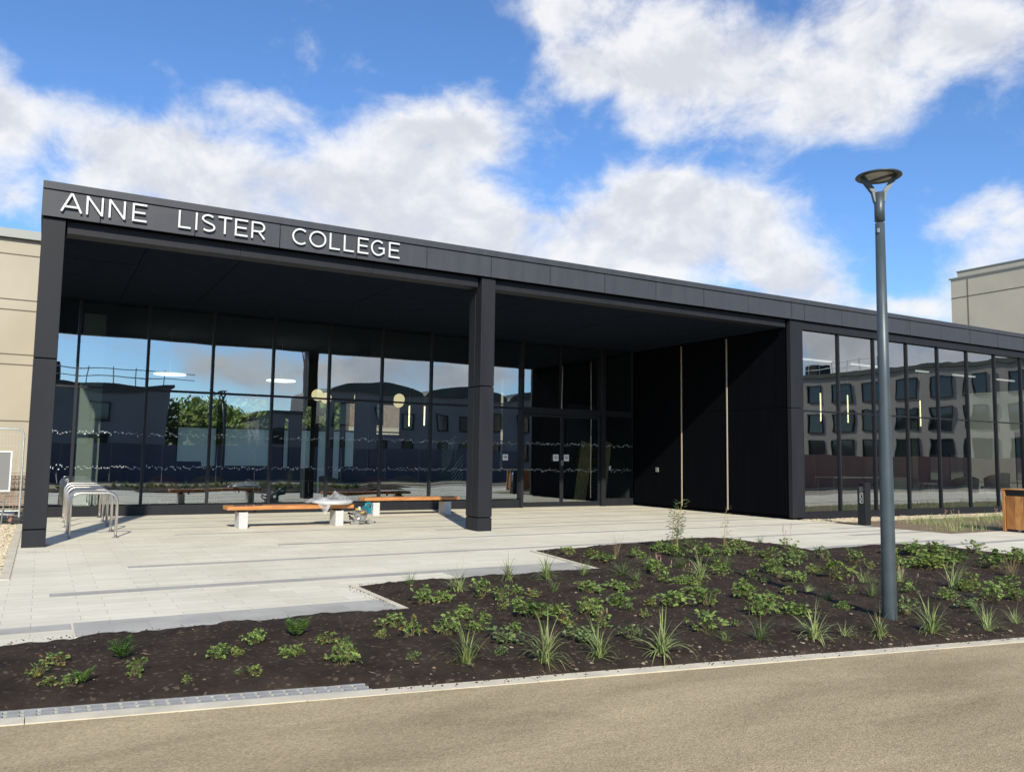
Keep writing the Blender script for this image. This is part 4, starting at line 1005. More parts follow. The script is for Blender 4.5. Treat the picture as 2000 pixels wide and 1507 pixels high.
for k, (x, y, w, d, h, r, lab) in enumerate(slabs):
    m = MB(); m.box(-w/2, w/2, -d/2, d/2, 0, h); o = m.build('rubble_block', [M['white_stone'], M['kerb'], M['kerb'], M['dirt'], M['beige'], M['hoard_brown']][k], bevel=.02)
    o.location = (x, y, .0 if k != 0 else .13); o.rotation_euler = (.05, .06, r); tag(o, lab, 'rubble', 'rubble by the fence')

# ------------------------------------------------------------------ right: beige building beyond the wing
rb = thing('grey_beige_building', 'plain grey-beige building end rising behind the wing roof on the right', 'building')
MB().box(73.0, 90, 18, 45, 0, 18.7).build('wall', M['beige2'], rb)
MB().box(73.4, 90, 18, 44.6, 18.72, 19.35).build('parapet', M['beige2'], rb)
MB().box(72.9, 90.1, 17.9, 45.15, 18.66, 18.79).build('coping', M['trim'], rb)
MB().box(73.33, 90.1, 17.9, 44.68, 19.36, 19.46).build('coping', M['trim'], rb)
m = MB()
for z in (16.9, 12.3): m.box(72.97, 72.999, 18, 45, z-.03, z+.03)
for y in (43.4,): m.box(72.965, 72.998, y-.03, y+.03, 12, 18.5)
m.build('joint', M['joint'], rb)

# ------------------------------------------------------------------ what stands behind the camera (seen in the glass)
def block(name, label, x0, x1, y0, y1, h, wall, storeys, wx0, step, ww, wh, z0, roofh=.3, skipc=(), arched=False, rail=False, dz=3.1):
    t = thing(name, label, 'building')
    MB().box(x0, x1, y0, y1, 0, h).build('wall', wall, t)
    n = 0; x = wx0
    while x+ww < x1-.5:
        for s_ in range(storeys):
            z = z0+s_*dz
            if n < 95:
                w = MB().box(x, x+ww, y1+.001, y1+.02, z, z+wh).build('window', M['pane_dark'], t); n += 1
                f = MB(); f.box(x-.12, x, y1+.002, y1+.16, z-.12, z+wh+.12); f.box(x+ww, x+ww+.12, y1+.002, y1+.16, z-.12, z+wh+.12); f.box(x, x+ww, y1+.003, y1+.158, z+wh, z+wh+.12); f.box(x, x+ww, y1+.003, y1+.158, z-.12, z)
                f.build('frame', M['frame'], w)
        x += step
    r = MB()
    if arched:
        a = x0
        while a < x1-3:
            pts = arc(a+5, h, 5, 1.1, 0, 180, 14); r.prism_xz(pts, y0, y1+.3); a += 10.2
    else: r.box(x0-.3, x1+.3, y0-.3, y1+.3, h+.002, h+roofh)
    r.build('roof', M['roof_green'], t)
    if rail:
        q = MB(); xx = x0+1
        while xx < min(x1, x0+22): q.tube([(xx, y1-.4, h+roofh), (xx, y1-.4, h+roofh+1.6)], .05, 5); xx += 2
        for z in (.7, 1.4): q.tube([(x0+1, y1-.4, h+roofh+z), (x0+22, y1-.4, h+roofh+z)], .05, 5)
        q.build('scaffold_rail', M['galv'], t)
        MB().box(x0+9, x0+11, y1-5, y1-2, h+roofh+.01, h+2.2).build('plant_housing', M['frame'], t)
    return t
block('apartment_block', 'grey two-storey block with scaffold poles reflected in the leftmost hall glass', -10, 9.6, -50, -36, 7.0, M['far_wall2'], 2, -6, 4.6, 1.6, 1.7, 1.2, rail=True)
block('apartment_block', 'dark arched-roof housing block reflected in the hall glass near the middle column', 24.3, 57, -50, -36, 7.9, M['far_wall2'], 2, 25.5, 3.4, 1.3, 1.7, 1.2, arched=True, dz=3.2)
block('low_building', 'low dark building reflected between the hall windows and the globe lamps', 18.6, 23.4, -50, -38, 5.6, M['far_wall2'], 1, 19.5, 2.6, 1.2, 1.4, 2.6)
pb = block('pale_building', 'pale three-storey building with rows of dark windows reflected in the wing glass', -8, 46, -16, 0, 12.2, M['far_wall'], 3, -5.5, 4.3, 2.3, 2.2, 2.0, roofh=.5, rail=True, dz=3.45)
pb.location = (86, -46, 0); pb.rotation_euler = (0, 0, R_(90))
hd_ = thing('site_hoarding', 'long blue site hoarding reflected across the lower hall glass', 'hoarding')
x = -14.0
while x < 27: MB().box(x+.01, x+2.43, -3.4, -3.34, -.03, 1.92).build('panel', M['hoard_blue'], hd_); x += 2.44
hd2 = thing('site_hoarding', 'red-brown hoarding reflected low in the wing glass', 'hoarding')
x = 30.0
while x < 66: MB().box(x+.01, x+2.43, -3.4, -3.34, -.03, 1.95).build('panel', M['hoard_brown'], hd2); x += 2.44
cr = thing('tower_crane', 'red lattice tower crane reflected in the hall glass beside the globe lamps', 'crane', (33.5, -75, 0), .0)
m = MB(); s_ = .8
for z in range(0, 44, 2):
    for (ax, ay, bx_, by) in ((-s_, -s_, s_, -s_), (s_, -s_, s_, s_), (s_, s_, -s_, s_), (-s_, s_, -s_, -s_)):
        m.tube([(ax, ay, z), (bx_, by, z+2)], .06, 4, cap=False)
for ax in (-s_, s_):
    for ay in (-s_, s_): m.tube([(ax, ay, 0), (ax, ay, 44)], .1, 4)
m.build('mast', M['crane'], cr)
m = MB()
for k in range(26):
    m.tube([(-10+k*2, .7, 44.5), (-9+k*2, 0, 46)], .06, 4, cap=False); m.tube([(-9+k*2, 0, 46), (-8+k*2, .7, 44.5)], .06, 4, cap=False)
m.tube([(-10, .7, 44.5), (42, .7, 44.5)], .1, 4); m.tube([(-10, -.7, 44.5), (42, -.7, 44.5)], .1, 4); m.tube([(-9, 0, 46), (41, 0, 46)], .1, 4)
m.build('jib', M['crane'], cr)

def hillside(name, y0, y1, h, seed):
    m = MB(); nx_, ny_ = 150, 14; vs = []; fs = []
    for j in range(ny_+1):
        for i in range(nx_+1):
            x = -140+i*(420/nx_); f = j/ny_; y = y0+(y1-y0)*f
            z = h*math.sin(min(1, f*1.6)*math.pi/2)*(.75+.35*mnoise.noise(Vector((x*.012, seed, 0))))+(1.5*mnoise.noise(Vector((x*.35, y*.35, seed)))+.9*mnoise.noise(Vector((x*.9, y*.9, seed))))*min(1, f*4)-.1
            vs.append((x, y, z))
    for j in range(ny_):
        for i in range(nx_): a = j*(nx_+1)+i; fs.append((a, a+1, a+nx_+2, a+nx_+1) if y1 > y0 else (a, a+nx_+1, a+nx_+2, a+1))
    m.add(vs, fs); struct(m.build(name, M['hill'], smooth=True))
M['hill'] = principled('wooded_hillside', (.095, .125, .045), .95, var=.55, scale=.35, bump=1, bscale=.8, detail=8)
hillside('hill', 82, 150, 8.5, 2.0); hillside('hill', -85, -150, 9.0, 5.0)
# trees (behind the camera and behind the hall)
def tree_mesh(seed, hgt, rad, nleaf, leaf):
    rnd = random.Random(seed); tr = MB()
    tr.tube([(0, 0, 0), (.05, .03, hgt*.3), (0, .1, hgt*.6), (.1, 0, hgt*.85)], [hgt*.028, hgt*.022, hgt*.014, hgt*.004], 9)
    cl = []
    for k in range(26):
        a = rnd.uniform(0, 6.28); rr = rad*rnd.uniform(.25, .95); z = hgt*rnd.uniform(.32, .95); rr *= math.sin(math.pi*min(1, (z/hgt-.15)/.95))**.6+.1
        c_ = Vector((rr*math.cos(a), rr*math.sin(a), z)); cl.append((c_, rad*rnd.uniform(.22, .42)))
        tr.tube([(0, 0, z*.6), tuple(c_*.5+Vector((0, 0, z*.38))), tuple(c_)], [hgt*.010, hgt*.006, hgt*.002], 5)
    lv = MB()
    for k in range(nleaf):
        c_, r_ = cl[rnd.randrange(len(cl))]; d = Vector((rnd.gauss(0, 1), rnd.gauss(0, 1), rnd.gauss(0, .8))); d.normalize(); p_ = c_+d*r_*rnd.uniform(.3, 1.05)
        n1 = Vector((rnd.gauss(0, 1), rnd.gauss(0, 1), rnd.gauss(0, 1))).normalized(); n2 = n1.orthogonal().normalized(); s1 = leaf*rnd.uniform(.6, 1.3)
        n3 = n1.cross(n2); lv.add([p_-n2*s1, p_-n3*s1*.5, p_+n2*s1, p_+n3*s1*.5], [(0, 1, 2, 3)])
    return tr, lv
def tree(seed, x, y, h, r, label, grp, nleaf=2600, leaf=.22):
    t = thing('tree', label, 'tree', (x, y, -.05), 0, grp); tr, lv = tree_mesh(seed, h, r, nleaf, leaf)
    tr.build('trunk', M['bark'], t, smooth=True); lv.build('crown', M['tree'], t); return t
pr = None
rear = [(9.5, 62, 1.0, 'first'), (13.5, 66, 1.15, 'second'), (17.2, 61, .9, 'third'), (6.0, 64, 1.1, 'fourth'), (20.5, 64, 1.05, 'fifth')]
names_r = ['leafy tree seen through the left rear window of the hall', 'larger leafy tree behind the middle bars of the rear window', 'small leafy tree at the right of the wide rear windows', 'leafy tree at the far left of the rear windows', 'leafy tree behind the narrow rear windows']
for k, (x, y, s_, _) in enumerate(rear):
    if pr is None: pr = tree(1, x, y, 7.4, 4.2, names_r[0], 'trees behind the hall', 4600, .27)
    else: q = copy_tree(pr); q.location = (x, y, -.05); q.scale = (s_,)*3; q.rotation_euler = (0, 0, k*1.3); q['label'] = names_r[k]
back = [(11.8, -44, 1.0), (15.0, -47, 1.12), (18.0, -52, 1.05), (66, -40, 1.2), (61, -44, 1.3)]
names_b = ['leafy tree reflected just right of the scaffolded block', 'leafy tree reflected in the middle gap between buildings', 'leafy tree reflected left of the low dark building', 'tree reflected at the left end of the red-brown hoarding', 'tall tree reflected between the two far housing blocks']
p2 = None
for k, (x, y, s_) in enumerate(back):
    if p2 is None: p2 = tree(2, x, y, 6.8, 2.9, names_b[0], 'trees behind the viewer', 2200, .25)
    else: q = copy_tree(p2); q.location = (x, y, -.05); q.scale = (s_,)*3; q.rotation_euler = (0, 0, k*1.7); q['label'] = names_b[k]
ab = thing('brick_apartments', 'brick apartment building with pale bands seen through the hall rear windows', 'building')
MB().box(19.5, 42, 58, 70, 0, 9.5).build('wall', M['brick'], ab)
for z in (2.9, 5.9, 8.9): MB().box(19.4, 42.1, 57.85, 57.998, z, z+.7).build('pale_band', M['beige'], ab)
for z in (.6, 3.7, 6.7):
    for i in range(6): MB().box(20.8+i*3.6, 22.1+i*3.6, 57.95, 57.996, z+.1, z+2.0).build('window', M['pane_dark'], ab)

struct(MB().prism([(-2, 31.5), (24, 31.5), (24, 57), (-2, 57)], -.055, -.03).build('rear_bounce_paving', M['paving']))  # pale paving added behind the hall to bounce light onto the frosted film
# ------------------------------------------------------------------ plants in the bed
def blade(m, base, az, lean, ln, w, curl, mat=None, seg=5, twist=0):
    d = Vector((math.cos(az), math.sin(az), 0)); side = Vector((-d.y, d.x, 0)); p_ = Vector(base); vs = []; ang = lean
    for i in range(seg+1):
        f = i/seg; ww = w*(1-f**1.6)*(.55+.9*min(1, f*3) if f < .33 else 1)
        ww = max(ww, .0002)
        vs += [p_-side*ww, p_+side*ww]
        ang += curl/seg
        p_ = p_+(d*math.sin(ang)+Vector((0, 0, 1))*math.cos(ang))*(ln/seg)
        if p_.z < .01: p_.z = .01
    m.add(vs, [(2*i, 2*i+1, 2*i+3, 2*i+2) for i in range(seg)], mat)
def leaf(m, p_, d, up, ln, w, lobes=0, mat=None, rnd=random):
    d = d.normalized(); s_ = d.cross(up).normalized(); n_ = s_.cross(d).normalized()
    if not lobes:
        droop = n_*(-.12*ln)
        m.add([p_, p_+d*ln*.45+s_*w+n_*.02*ln, p_+d*ln+droop, p_+d*ln*.45-s_*w+n_*.02*ln, p_+d*ln*.45-n_*.08*ln], [(0, 4, 1), (1, 4, 2), (2, 4, 3), (3, 4, 0)], mat); return
    vs = [p_+d*ln*.15]; K = lobes*2+1
    for i in range(K):
        a = R_(-135+270*i/(K-1)); rr = (ln*.62 if i % 2 == 0 else ln*.36)*rnd.uniform(.85, 1.15)
        vs.append(p_+d*(ln*.4+rr*math.cos(a))+s_*(rr*math.sin(a)*w/ln*1.6)+n_*(.10*ln*(i % 2)-.05*ln))
    vs.append(p_+d*ln*.4-n_*.04*ln); c_ = len(vs)-1
    m.add(vs, [(c_, i, i+1) for i in range(1, K)]+[(c_, 0, 1), (c_, K, 0)], mat)
def herb(seed, n=46, dens=1., mat='herb', lob=3, tips=False, stretch=1.0, upright=0.):
    rnd = random.Random(seed); m = MB(); tot = 0
    for k in range(n):
        a = rnd.uniform(0, 6.28); lean = rnd.uniform(.05, 1.25)*(1-upright*.5); ln = rnd.uniform(.25, .62)
        base = Vector((rnd.gauss(0, .12)*stretch, rnd.gauss(0, .12), 0)); d = Vector((math.cos(a)*math.sin(lean)*stretch, math.sin(a)*math.sin(lean), math.cos(lean)))
        mid = base+d*ln*.6+Vector((0, 0, .03)); end = mid+Vector((d.x, d.y, d.z*.4-.1))*ln*.5; end.z = max(end.z, .03)
        m.tube([base, mid, end], [.008, .006, .004], 3, M['stem'], cap=False)
        mt = M[mat]
        if tips and rnd.random() < .3: mt = M['herb_tip']
        out = Vector((math.cos(a), math.sin(a), rnd.uniform(-.3, .5)))
        for q in range(rnd.choice((2, 3, 4))):
            aa = a+rnd.gauss(0, .9); o2 = Vector((math.cos(aa), math.sin(aa), rnd.uniform(-.4, .5))); f = rnd.uniform(.55, 1)
            pos = mid.lerp(end, f)
            leaf(m, pos, o2, Vector((rnd.gauss(0, .35), rnd.gauss(0, .35), 1)), rnd.uniform(.10, .19), rnd.uniform(.05, .085), lob if rnd.random() < .8 else 0, mt, rnd)
    return m
def fern(seed):
    rnd = random.Random(seed); m = MB()
    for k in range(20):
        a = rnd.uniform(0, 6.28); lean = rnd.uniform(.2, 1.05); L_ = rnd.uniform(.45, .75); p_ = Vector((rnd.gauss(0, .04), rnd.gauss(0, .04), 0)); ang = lean*.4; prev = p_
        for i in range(11):
            ang += .09; d = Vector((math.cos(a)*math.sin(ang), math.sin(a)*math.sin(ang), math.cos(ang))); q = prev+d*L_/11
            s_ = Vector((-math.sin(a), math.cos(a), 0)); wl = .14*math.sin(math.pi*min(1, (i+1.5)/12))+.02
            for sg in (-1, 1):
                if i > 1: leaf(m, q, s_*sg+d*.45, Vector((d.x*.2, d.y*.2, 1)), wl*rnd.uniform(.85, 1.15), .022, 0, M['fern'], rnd)
            prev = q
    return m
def grass(seed, n=70, mat='grass', w=.021, curl=1.5, lean=.55, bias=None, upright=False):
    rnd = random.Random(seed); m = MB()
    for k in range(n):
        a = rnd.uniform(0, 6.28)
        if bias is not None: a = rnd.gauss(bias, .8)
        lean_ = abs(rnd.gauss(.25, lean*.9)); b_ = (rnd.gauss(0, .045), rnd.gauss(0, .045), 0)
        blade(m, b_, a, lean_, rnd.uniform(.45, 1.05), w*rnd.uniform(.6, 1.15), rnd.uniform(.5, curl*1.45), M['dry'] if rnd.random() < .06 else M[mat], 6)
    return m
def bamboo(seed, dense=True):
    rnd = random.Random(seed); m = MB(); lf = MB()
    for k in range(7 if dense else 3):
        a = rnd.uniform(0, 6.28); h = rnd.uniform(.6, 1.0) if k else 1.0; b0 = Vector((rnd.gauss(0, .045), rnd.gauss(0, .045), 0)); lx, ly = rnd.uniform(.0, .16), rnd.uniform(-.05, .03)
        if not dense: lx *= .3; ly *= .3
        pts = [b0+Vector((lx*f*f, ly*f*f, h*f)) for f in (0, .25, .5, .75, 1)]; m.tube(pts, [.006, .0055, .005, .004, .002], 5)
        for j in range(34 if dense else 12):
            f = rnd.uniform(.18, 1.02) if dense else rnd.choice([rnd.uniform(.15, .4), rnd.uniform(.75, 1.03)]); aa = rnd.uniform(0, 6.28); pp = b0+Vector((lx*f*f, ly*f*f, h*f)); out = Vector((math.cos(aa), math.sin(aa), rnd.uniform(-.2, .9)))
            e_ = pp+out*rnd.uniform(.02, .09); leaf(lf, e_, out+Vector((.2, 0, rnd.uniform(-.6, .3))), Vector((0, 0, 1)), rnd.uniform(.07, .13), .008, 0, None, rnd)
    return m, lf
def mesh_of(mb, name):
    o = mb.build(name); me = o.data; bpy.data.objects.remove(o); return me
protos = {
    'h': [mesh_of(herb(s_, 28+5*s_), 'herb') for s_ in (1, 2, 3, 4, 5, 6)], 'l': [mesh_of(herb(s_, 40, mat='herb_lime', lob=2), 'herb') for s_ in (11, 12, 13)],
    'd': [mesh_of(herb(s_, 40, mat='herb_dark', lob=0), 'herb') for s_ in (21, 22, 23)], 't': [mesh_of(herb(s_, 34, tips=True), 'herb') for s_ in (31, 32)],
    's': [mesh_of(herb(s_, 60, mat='herb', stretch=1.0, lob=2), 'herb') for s_ in (41, 42)], 'f': [mesh_of(fern(s_), 'fern') for s_ in (5, 6)],
    'g': [mesh_of(grass(s_), 'grass') for s_ in (51, 52, 53, 54)], 'k': [mesh_of(grass(s_, 80, 'grass_dark', .011, .9, .5), 'grass') for s_ in (61, 62, 63)],
    'b': [mesh_of(grass(s_, 80, 'grass', .010, 1.6, .7, bias=R_(-10)), 'grass') for s_ in (71, 72)], 'r': [mesh_of(grass(s_, 60, 'dry', .006, .5, .35), 'dry') for s_ in (81, 82)],
    'p': [mesh_of(herb(s_, 22, mat='herb', lob=0), 'herb') for s_ in (91, 92)]}
def flower_mesh(seed):
    rnd = random.Random(seed); m = MB()
    for k in range(4):
        a = rnd.uniform(0, 6.28); r_ = rnd.uniform(.1, .45); x_, y_ = r_*math.cos(a), r_*math.sin(a); h = rnd.uniform(.7, 1.05)
        m.tube([(x_*.3, y_*.3, 0), (x_*.8, y_*.8, h*.6), (x_, y_, h)], .006, 4, M['stem'])
        m.tube([(x_, y_, h*.8), (x_*1.02, y_, h*.88), (x_*1.03, y_, h*1.0)], [.012, .022, .005], 6, M['pink'])
    return m
fl = [mesh_of(flower_mesh(s_), 'flower') for s_ in (1, 2)]
KN = {'h': ('leafy_plant', 'bushy green leafy plant', 'plant'), 'l': ('leafy_plant', 'lime green leafy plant', 'plant'), 'd': ('leafy_plant', 'dark green small-leaved plant', 'plant'), 't': ('leafy_plant', 'leafy plant with yellowing tips', 'plant'),
      's': ('leafy_plant', 'low spreading green plant', 'plant'), 'f': ('fern', 'feathery green fern', 'fern'), 'g': ('grass_tuft', 'pale strap-leaved grass tuft', 'grass tuft'), 'k': ('grass_tuft', 'dark green grass tuft', 'grass tuft'),
      'b': ('grass_tuft', 'wind-swept grass tuft', 'grass tuft'), 'r': ('grass_tuft', 'dry straw-coloured grass tuft', 'grass tuft'), 'p': ('flowering_plant', 'small plant with pink flower spikes', 'plant')}
PL = '''t 70 1321 38 38;t 106 1295 50 24;t 96 1335 34 20;h 132 1342 34 30;f 160 1337 44 38;f 238 1288 64 52;h 264 1317 42 40;t 366 1331 24 34;h 425 1285 50 34;l 463 1281 30 24;h 497 1255 48 32;d 464 1312 24 14;l 494 1316 34 28;f 576 1246 64 48;h 562 1281 34 30;l 584 1280 30 24;t 637 1255 46 22;h 676 1273 54 32;h 672 1319 58 50;k 802 1143 34 32;h 828 1178 44 34;h 867 1175 38 24;g 895 1154 66 46;
h 940 1164 60 40;g 993 1134 56 44;h 979 1169 38 32;h 1010 1160 30 20;t 1042 1165 36 16;g 1068 1131 54 44;k 1080 1155 44 28;k 1138 1123 50 34;s 1148 1155 54 22;l 1108 1084 32 16;l 1154 1088 32 18;r 1203 1087 34 60;s 1180 1099 44 20;h 1245 1092 36 22;k 1217 1123 56 32;k 1243 1134 46 24;h 1280 1120 54 32;p 1297 1137 40 30;k 1329 1109 48 26;s 1206 1148 50 18;t 1240 1148 30 14;s 1332 1143 50 20;
h 762 1222 50 30;l 745 1246 32 20;t 800 1241 58 44;d 808 1287 28 34;h 874 1232 52 42;h 905 1208 48 36;h 947 1209 34 18;s 930 1233 54 26;g 912 1296 96 84;g 1063 1292 104 88;g 1172 1275 84 62;g 1290 1275 96 72;d 986 1254 64 28;d 980 1277 34 18;h 1003 1232 34 28;l 982 1189 24 20;h 1010 1184 38 26;s 1045 1204 84 32;h 1084 1197 44 20;t 1105 1226 44 40;d 1133 1252 64 34;h 1150 1198 48 38;h 1168 1211 44 30;p 1175 1229 40 22;
h 1210 1183 52 28;d 1224 1193 30 20;t 1258 1204 26 20;l 1273 1183 32 18;s 1315 1183 74 32;d 1235 1247 48 42;h 1385 1239 68 66;k 1418 1252 50 24;k 1485 1250 76 50;g 1592 1250 76 64;b 1650 1241 64 30;g 1718 1243 56 52;g 1821 1236 80 64;b 1930 1232 80 48;k 1906 1199 30 34;b 1984 1218 52 34;h 1383 1180 46 32;g 1370 1128 60 46;k 1333 1110 44 28;k 1400 1099 54 28;k 1422 1106 48 28;h 1407 1128 44 28;l 1363 1143 30 20;p 1340 1137 30 20;h 1470 1132 34 24;
h 1448 1151 34 26;s 1459 1169 50 30;h 1507 1118 48 34;h 1522 1128 30 26;d 1496 1136 28 26;h 1555 1136 44 26;l 1540 1162 32 20;b 1577 1156 48 14;k 1618 1173 44 28;h 1481 1202 54 38;s 1500 1184 64 32;h 1537 1199 44 26;h 1562 1202 48 26;h 1644 1191 34 20;d 1437 1224 24 14;l 1592 1121 36 22;l 1633 1132 64 40;l 1699 1110 24 20;p 1662 1158 30 30;b 1686 1136 56 28;k 1703 1165 62 38;b 1758 1136 44 36;h 1756 1110 32 44;p 1776 1158 44 28;
d 1766 1202 48 42;h 1791 1110 52 28;l 1817 1113 64 34;h 1843 1110 54 34;h 1868 1100 60 26;b 1862 1147 90 60;h 1884 1152 40 24;t 1899 1151 44 34;h 1854 1173 36 26;h 1939 1173 74 40;h 1987 1173 44 34;r 1976 1128 74 54;h 1936 1110 54 28;h 1960 1100 60 26;h 1670 1099 34 54;d 1607 1091 34 30;k 1596 1080 30 20;h 1555 1091 48 30;p 1537 1073 40 30;k 1485 1062 24 18;l 1440 1067 36 20;h 1459 1084 44 22;h 1503 1092 46 24;d 1350 1066 34 20;h 1322 1084 46 24;h 1784 1080 44 28;h 1832 1080 54 24;h 1906 1081 56 26;h 1985 1099 60 30;h 1380 1085 44 26;s 1290 1076 46 20;h 1420 1085 40 24;d 1545 1108 40 24;k 1268 1108 44 24;s 1360 1160 50 20;h 1740 1085 40 24;d 1885 1187 40 20;h 1965 1150 50 26'''
dcache = {}
def dims(me):
    if me.name not in dcache:
        co_ = np.empty(len(me.vertices)*3); me.vertices.foreach_get('co', co_); co_ = co_.reshape(-1, 3)
        dcache[me.name] = (2*np.percentile(np.hypot(co_[:, 0], co_[:, 1]), 88), np.percentile(co_[:, 2], 97)*1.02)
    return dcache[me.name]
items = []
for q in PL.replace('\n', '').split(';'):
    if not q: continue
    k_, a, b_, w, h = q.split(); items.append([k_, float(a), float(b_), float(w), float(h), on_soil(float(a), float(b_)-1)])
ORD = 'first second third fourth fifth sixth seventh eighth ninth tenth eleventh twelfth thirteenth fourteenth fifteenth sixteenth seventeenth eighteenth'.split()
def zone(it):
    p_ = it[5]; d = p_.y-kin(p_.x); side = 'left' if it[1] < 1738 else 'right'
    if p_.x < 3.3: return 'in the left tip of the bed'
    r_ = 'nearest the kerb' if d < .95 else ('second back from kerb' if d < 1.9 else ('mid bed' if d < 3.1 else ('far bed' if d < 4.6 else 'rearmost by the paving')))
    return r_+', '+side+' of lamp post'
zc = {}
for it in items: zc.setdefault((KN[it[0]][1], zone(it)), []).append(it)
rnd = random.Random(77); cnt = {}
for (lab, z_), lst in zc.items():
    lst.sort(key=lambda i: i[1])
    for n_, it in enumerate(lst):
        k_, a, b_, w, h, p_ = it; nm, _, cat = KN[k_]
        depth = (p_-Vector((0, 0, H))).dot(CF); W = w/F*depth; Hh = h/F*depth
        i_ = cnt.get(k_, 0); cnt[k_] = i_+1; me = protos[k_][i_ % len(protos[k_])]
        me_w, me_h = dims(me)
        sw = W/me_w*(1.04 if k_ in 'gkb' else .88); sh = Hh/me_h; sh = max(sw*.55, min(sh*.95, sw*1.7))
        label = lab+', '+(ORD[n_]+' from left, ' if len(lst) > 1 else '')+z_
        if k_ == 'p':
            e_ = thing(nm, label, cat, (p_.x, p_.y, p_.z-.012), rnd.uniform(0, 6.28) if k_ != 'b' else 0, 'plants in the soil bed')
            e_.scale = (sw, sw, sh)
            c_ = bpy.data.objects.new('foliage', me); col.objects.link(c_); c_.parent = e_
            f_ = bpy.data.objects.new('flower_spikes', fl[i_ % 2]); col.objects.link(f_); f_.parent = e_
        else:
            o = bpy.data.objects.new(nm, me); col.objects.link(o); o.location = (p_.x, p_.y, p_.z-.012); o.scale = (sw*rnd.uniform(.88, 1.12), sw*rnd.uniform(.88, 1.12), sh)
            o.rotation_euler = (rnd.gauss(0, .09), rnd.gauss(0, .09), rnd.uniform(0, 6.28) if k_ != 'b' else rnd.uniform(-.4, .4)); tag(o, label, cat, 'plants in the soil bed')
for (px, py, h, dn, lab) in ((1318, 1075, 100, True, 'tall leaning bushy bamboo at the back of the bed'), (1418, 1066, 76, False, 'tall sparse thin-stemmed bamboo at the back of the bed')):
    p_ = on_soil(px, py); depth = (p_-Vector((0, 0, H))).dot(CF); t = thing('bamboo', lab, 'bamboo', (p_.x, p_.y, p_.z-.01), 0, 'bamboos in the bed'); Hh = h/F*depth; t.scale = (Hh,)*3
    a, b_ = bamboo(5 if dn else 9, dn); a.build('stems', M['cane'], t); b_.build('foliage', M['bamboo'], t)
# pink spikes in front of the wing
for k, (x, y) in enumerate(((18.9, 13.6), (21.6, 13.7), (22.1, 13.7), (24.0, 13.7))):
    o = bpy.data.objects.new('flowering_plant', fl[k % 2]); col.objects.link(o); o.location = (x, y, -.01); o.scale = (.5, .5, .28); tag(o, ORD[k]+' clump of pink flower spikes from the left in the gravel by the wing', 'plant', 'pink flowers by the wing')

# ------------------------------------------------------------------ light
SUN_EL, SUN_AZ = 32, 18      # azimuth: behind the viewer, turned to the left
sd = Vector((-math.sin(R_(SUN_AZ))*math.cos(R_(SUN_EL)), -math.cos(R_(SUN_AZ))*math.cos(R_(SUN_EL)), math.sin(R_(SUN_EL))))
sl = bpy.data.lights.new('sun', 'SUN'); sl.energy = 4.0; sl.angle = R_(1.0); sl.color = (1, .93, .77)
so = bpy.data.objects.new('sun', sl); col.objects.link(so); so.rotation_euler = sd.to_track_quat('Z', 'Y').to_euler()

# ------------------------------------------------------------------ sky: Nishita + cumulus laid out by azimuth and elevation
W = bpy.data.worlds.new('World'); S.world = W; W.use_nodes = True; nt = W.node_tree; nt.nodes.clear()
out = nt.nodes.new('ShaderNodeOutputWorld'); bg = N(nt, 'Background'); bg.inputs['Strength'].default_value = .14; L(nt, bg.outputs[0], out.inputs[0])
sky = N(nt, 'TexSky', sky_type='NISHITA'); sky.sun_disc = False; sky.sun_elevation = R_(SUN_EL); sky.sun_rotation = math.atan2(sd.x, sd.y); sky.altitude = 50; sky.air_density = 1.0; sky.dust_density = .3; sky.ozone_density = 2.0
hsv = N(nt, 'MixRGB', blend_type='MULTIPLY'); hsv.inputs[0].default_value = 1; hsv.inputs[2].default_value = rgb(.49, .68, .91); L(nt, sky.outputs[0], hsv.inputs[1])
def azel(px, py):
    d = ray(px, py).normalized(); return math.atan2(d.x, d.y), math.asin(d.z)
BL = [(20, 230, 95, 75, 1.0), (-60, 200, 100, 90, .9), (110, 200, 50, 25, .3), (10, 400, 70, 60, .9), (330, 265, 125, 55, .85), (470, 200, 100, 40, .75), (560, 200, 50, 40, .4), (250, 310, 90, 70, .9), (420, 330, 160, 75, .95), (650, 350, 110, 60, .8), (640, 260, 40, 30, .4),
      (820, 240, 110, 55, .95), (770, 300, 120, 90, .8), (900, 290, 90, 80, .9), (980, 290, 40, 30, .4), (560, 430, 260, 75, 1.0), (860, 420, 150, 75, 1.0), (1000, 470, 120, 60, 1.0), (700, 470, 300, 60, .9),
      (1270, 390, 95, 48, .9), (1370, 375, 80, 45, .8), (1200, 430, 110, 60, .9), (1400, 430, 130, 75, 1.0), (1480, 400, 60, 45, .6), (1330, 510, 260, 70, 1.0), (1540, 560, 110, 50, .95), (1620, 610, 90, 35, .8), (1100, 510, 150, 50, 1.0),
      (1080, 20, 110, 50, .8), (1250, 60, 200, 90, .85), (1160, 160, 110, 55, .85), (1290, 190, 160, 75, .85), (1320, 262, 90, 35, .5), (1500, 110, 200, 100, .85), (1650, 60, 200, 90, .9), (1690, 200, 130, 65, .75), (1850, 60, 160, 80, .75), (1980, 40, 120, 90, .7), (1560, 220, 90, 50, .4),
      (1870, 440, 75, 34, .8), (1930, 400, 40, 20, .4), (1990, 400, 40, 60, .7), (1960, 480, 70, 50, .6), (1850, 560, 90, 40, .6), (1800, 610, 90, 25, .9), (1950, 560, 90, 60, .6), (1740, 600, 60, 20, .5)]
grp = bpy.data.node_groups.new('cloud_density', 'ShaderNodeTree')
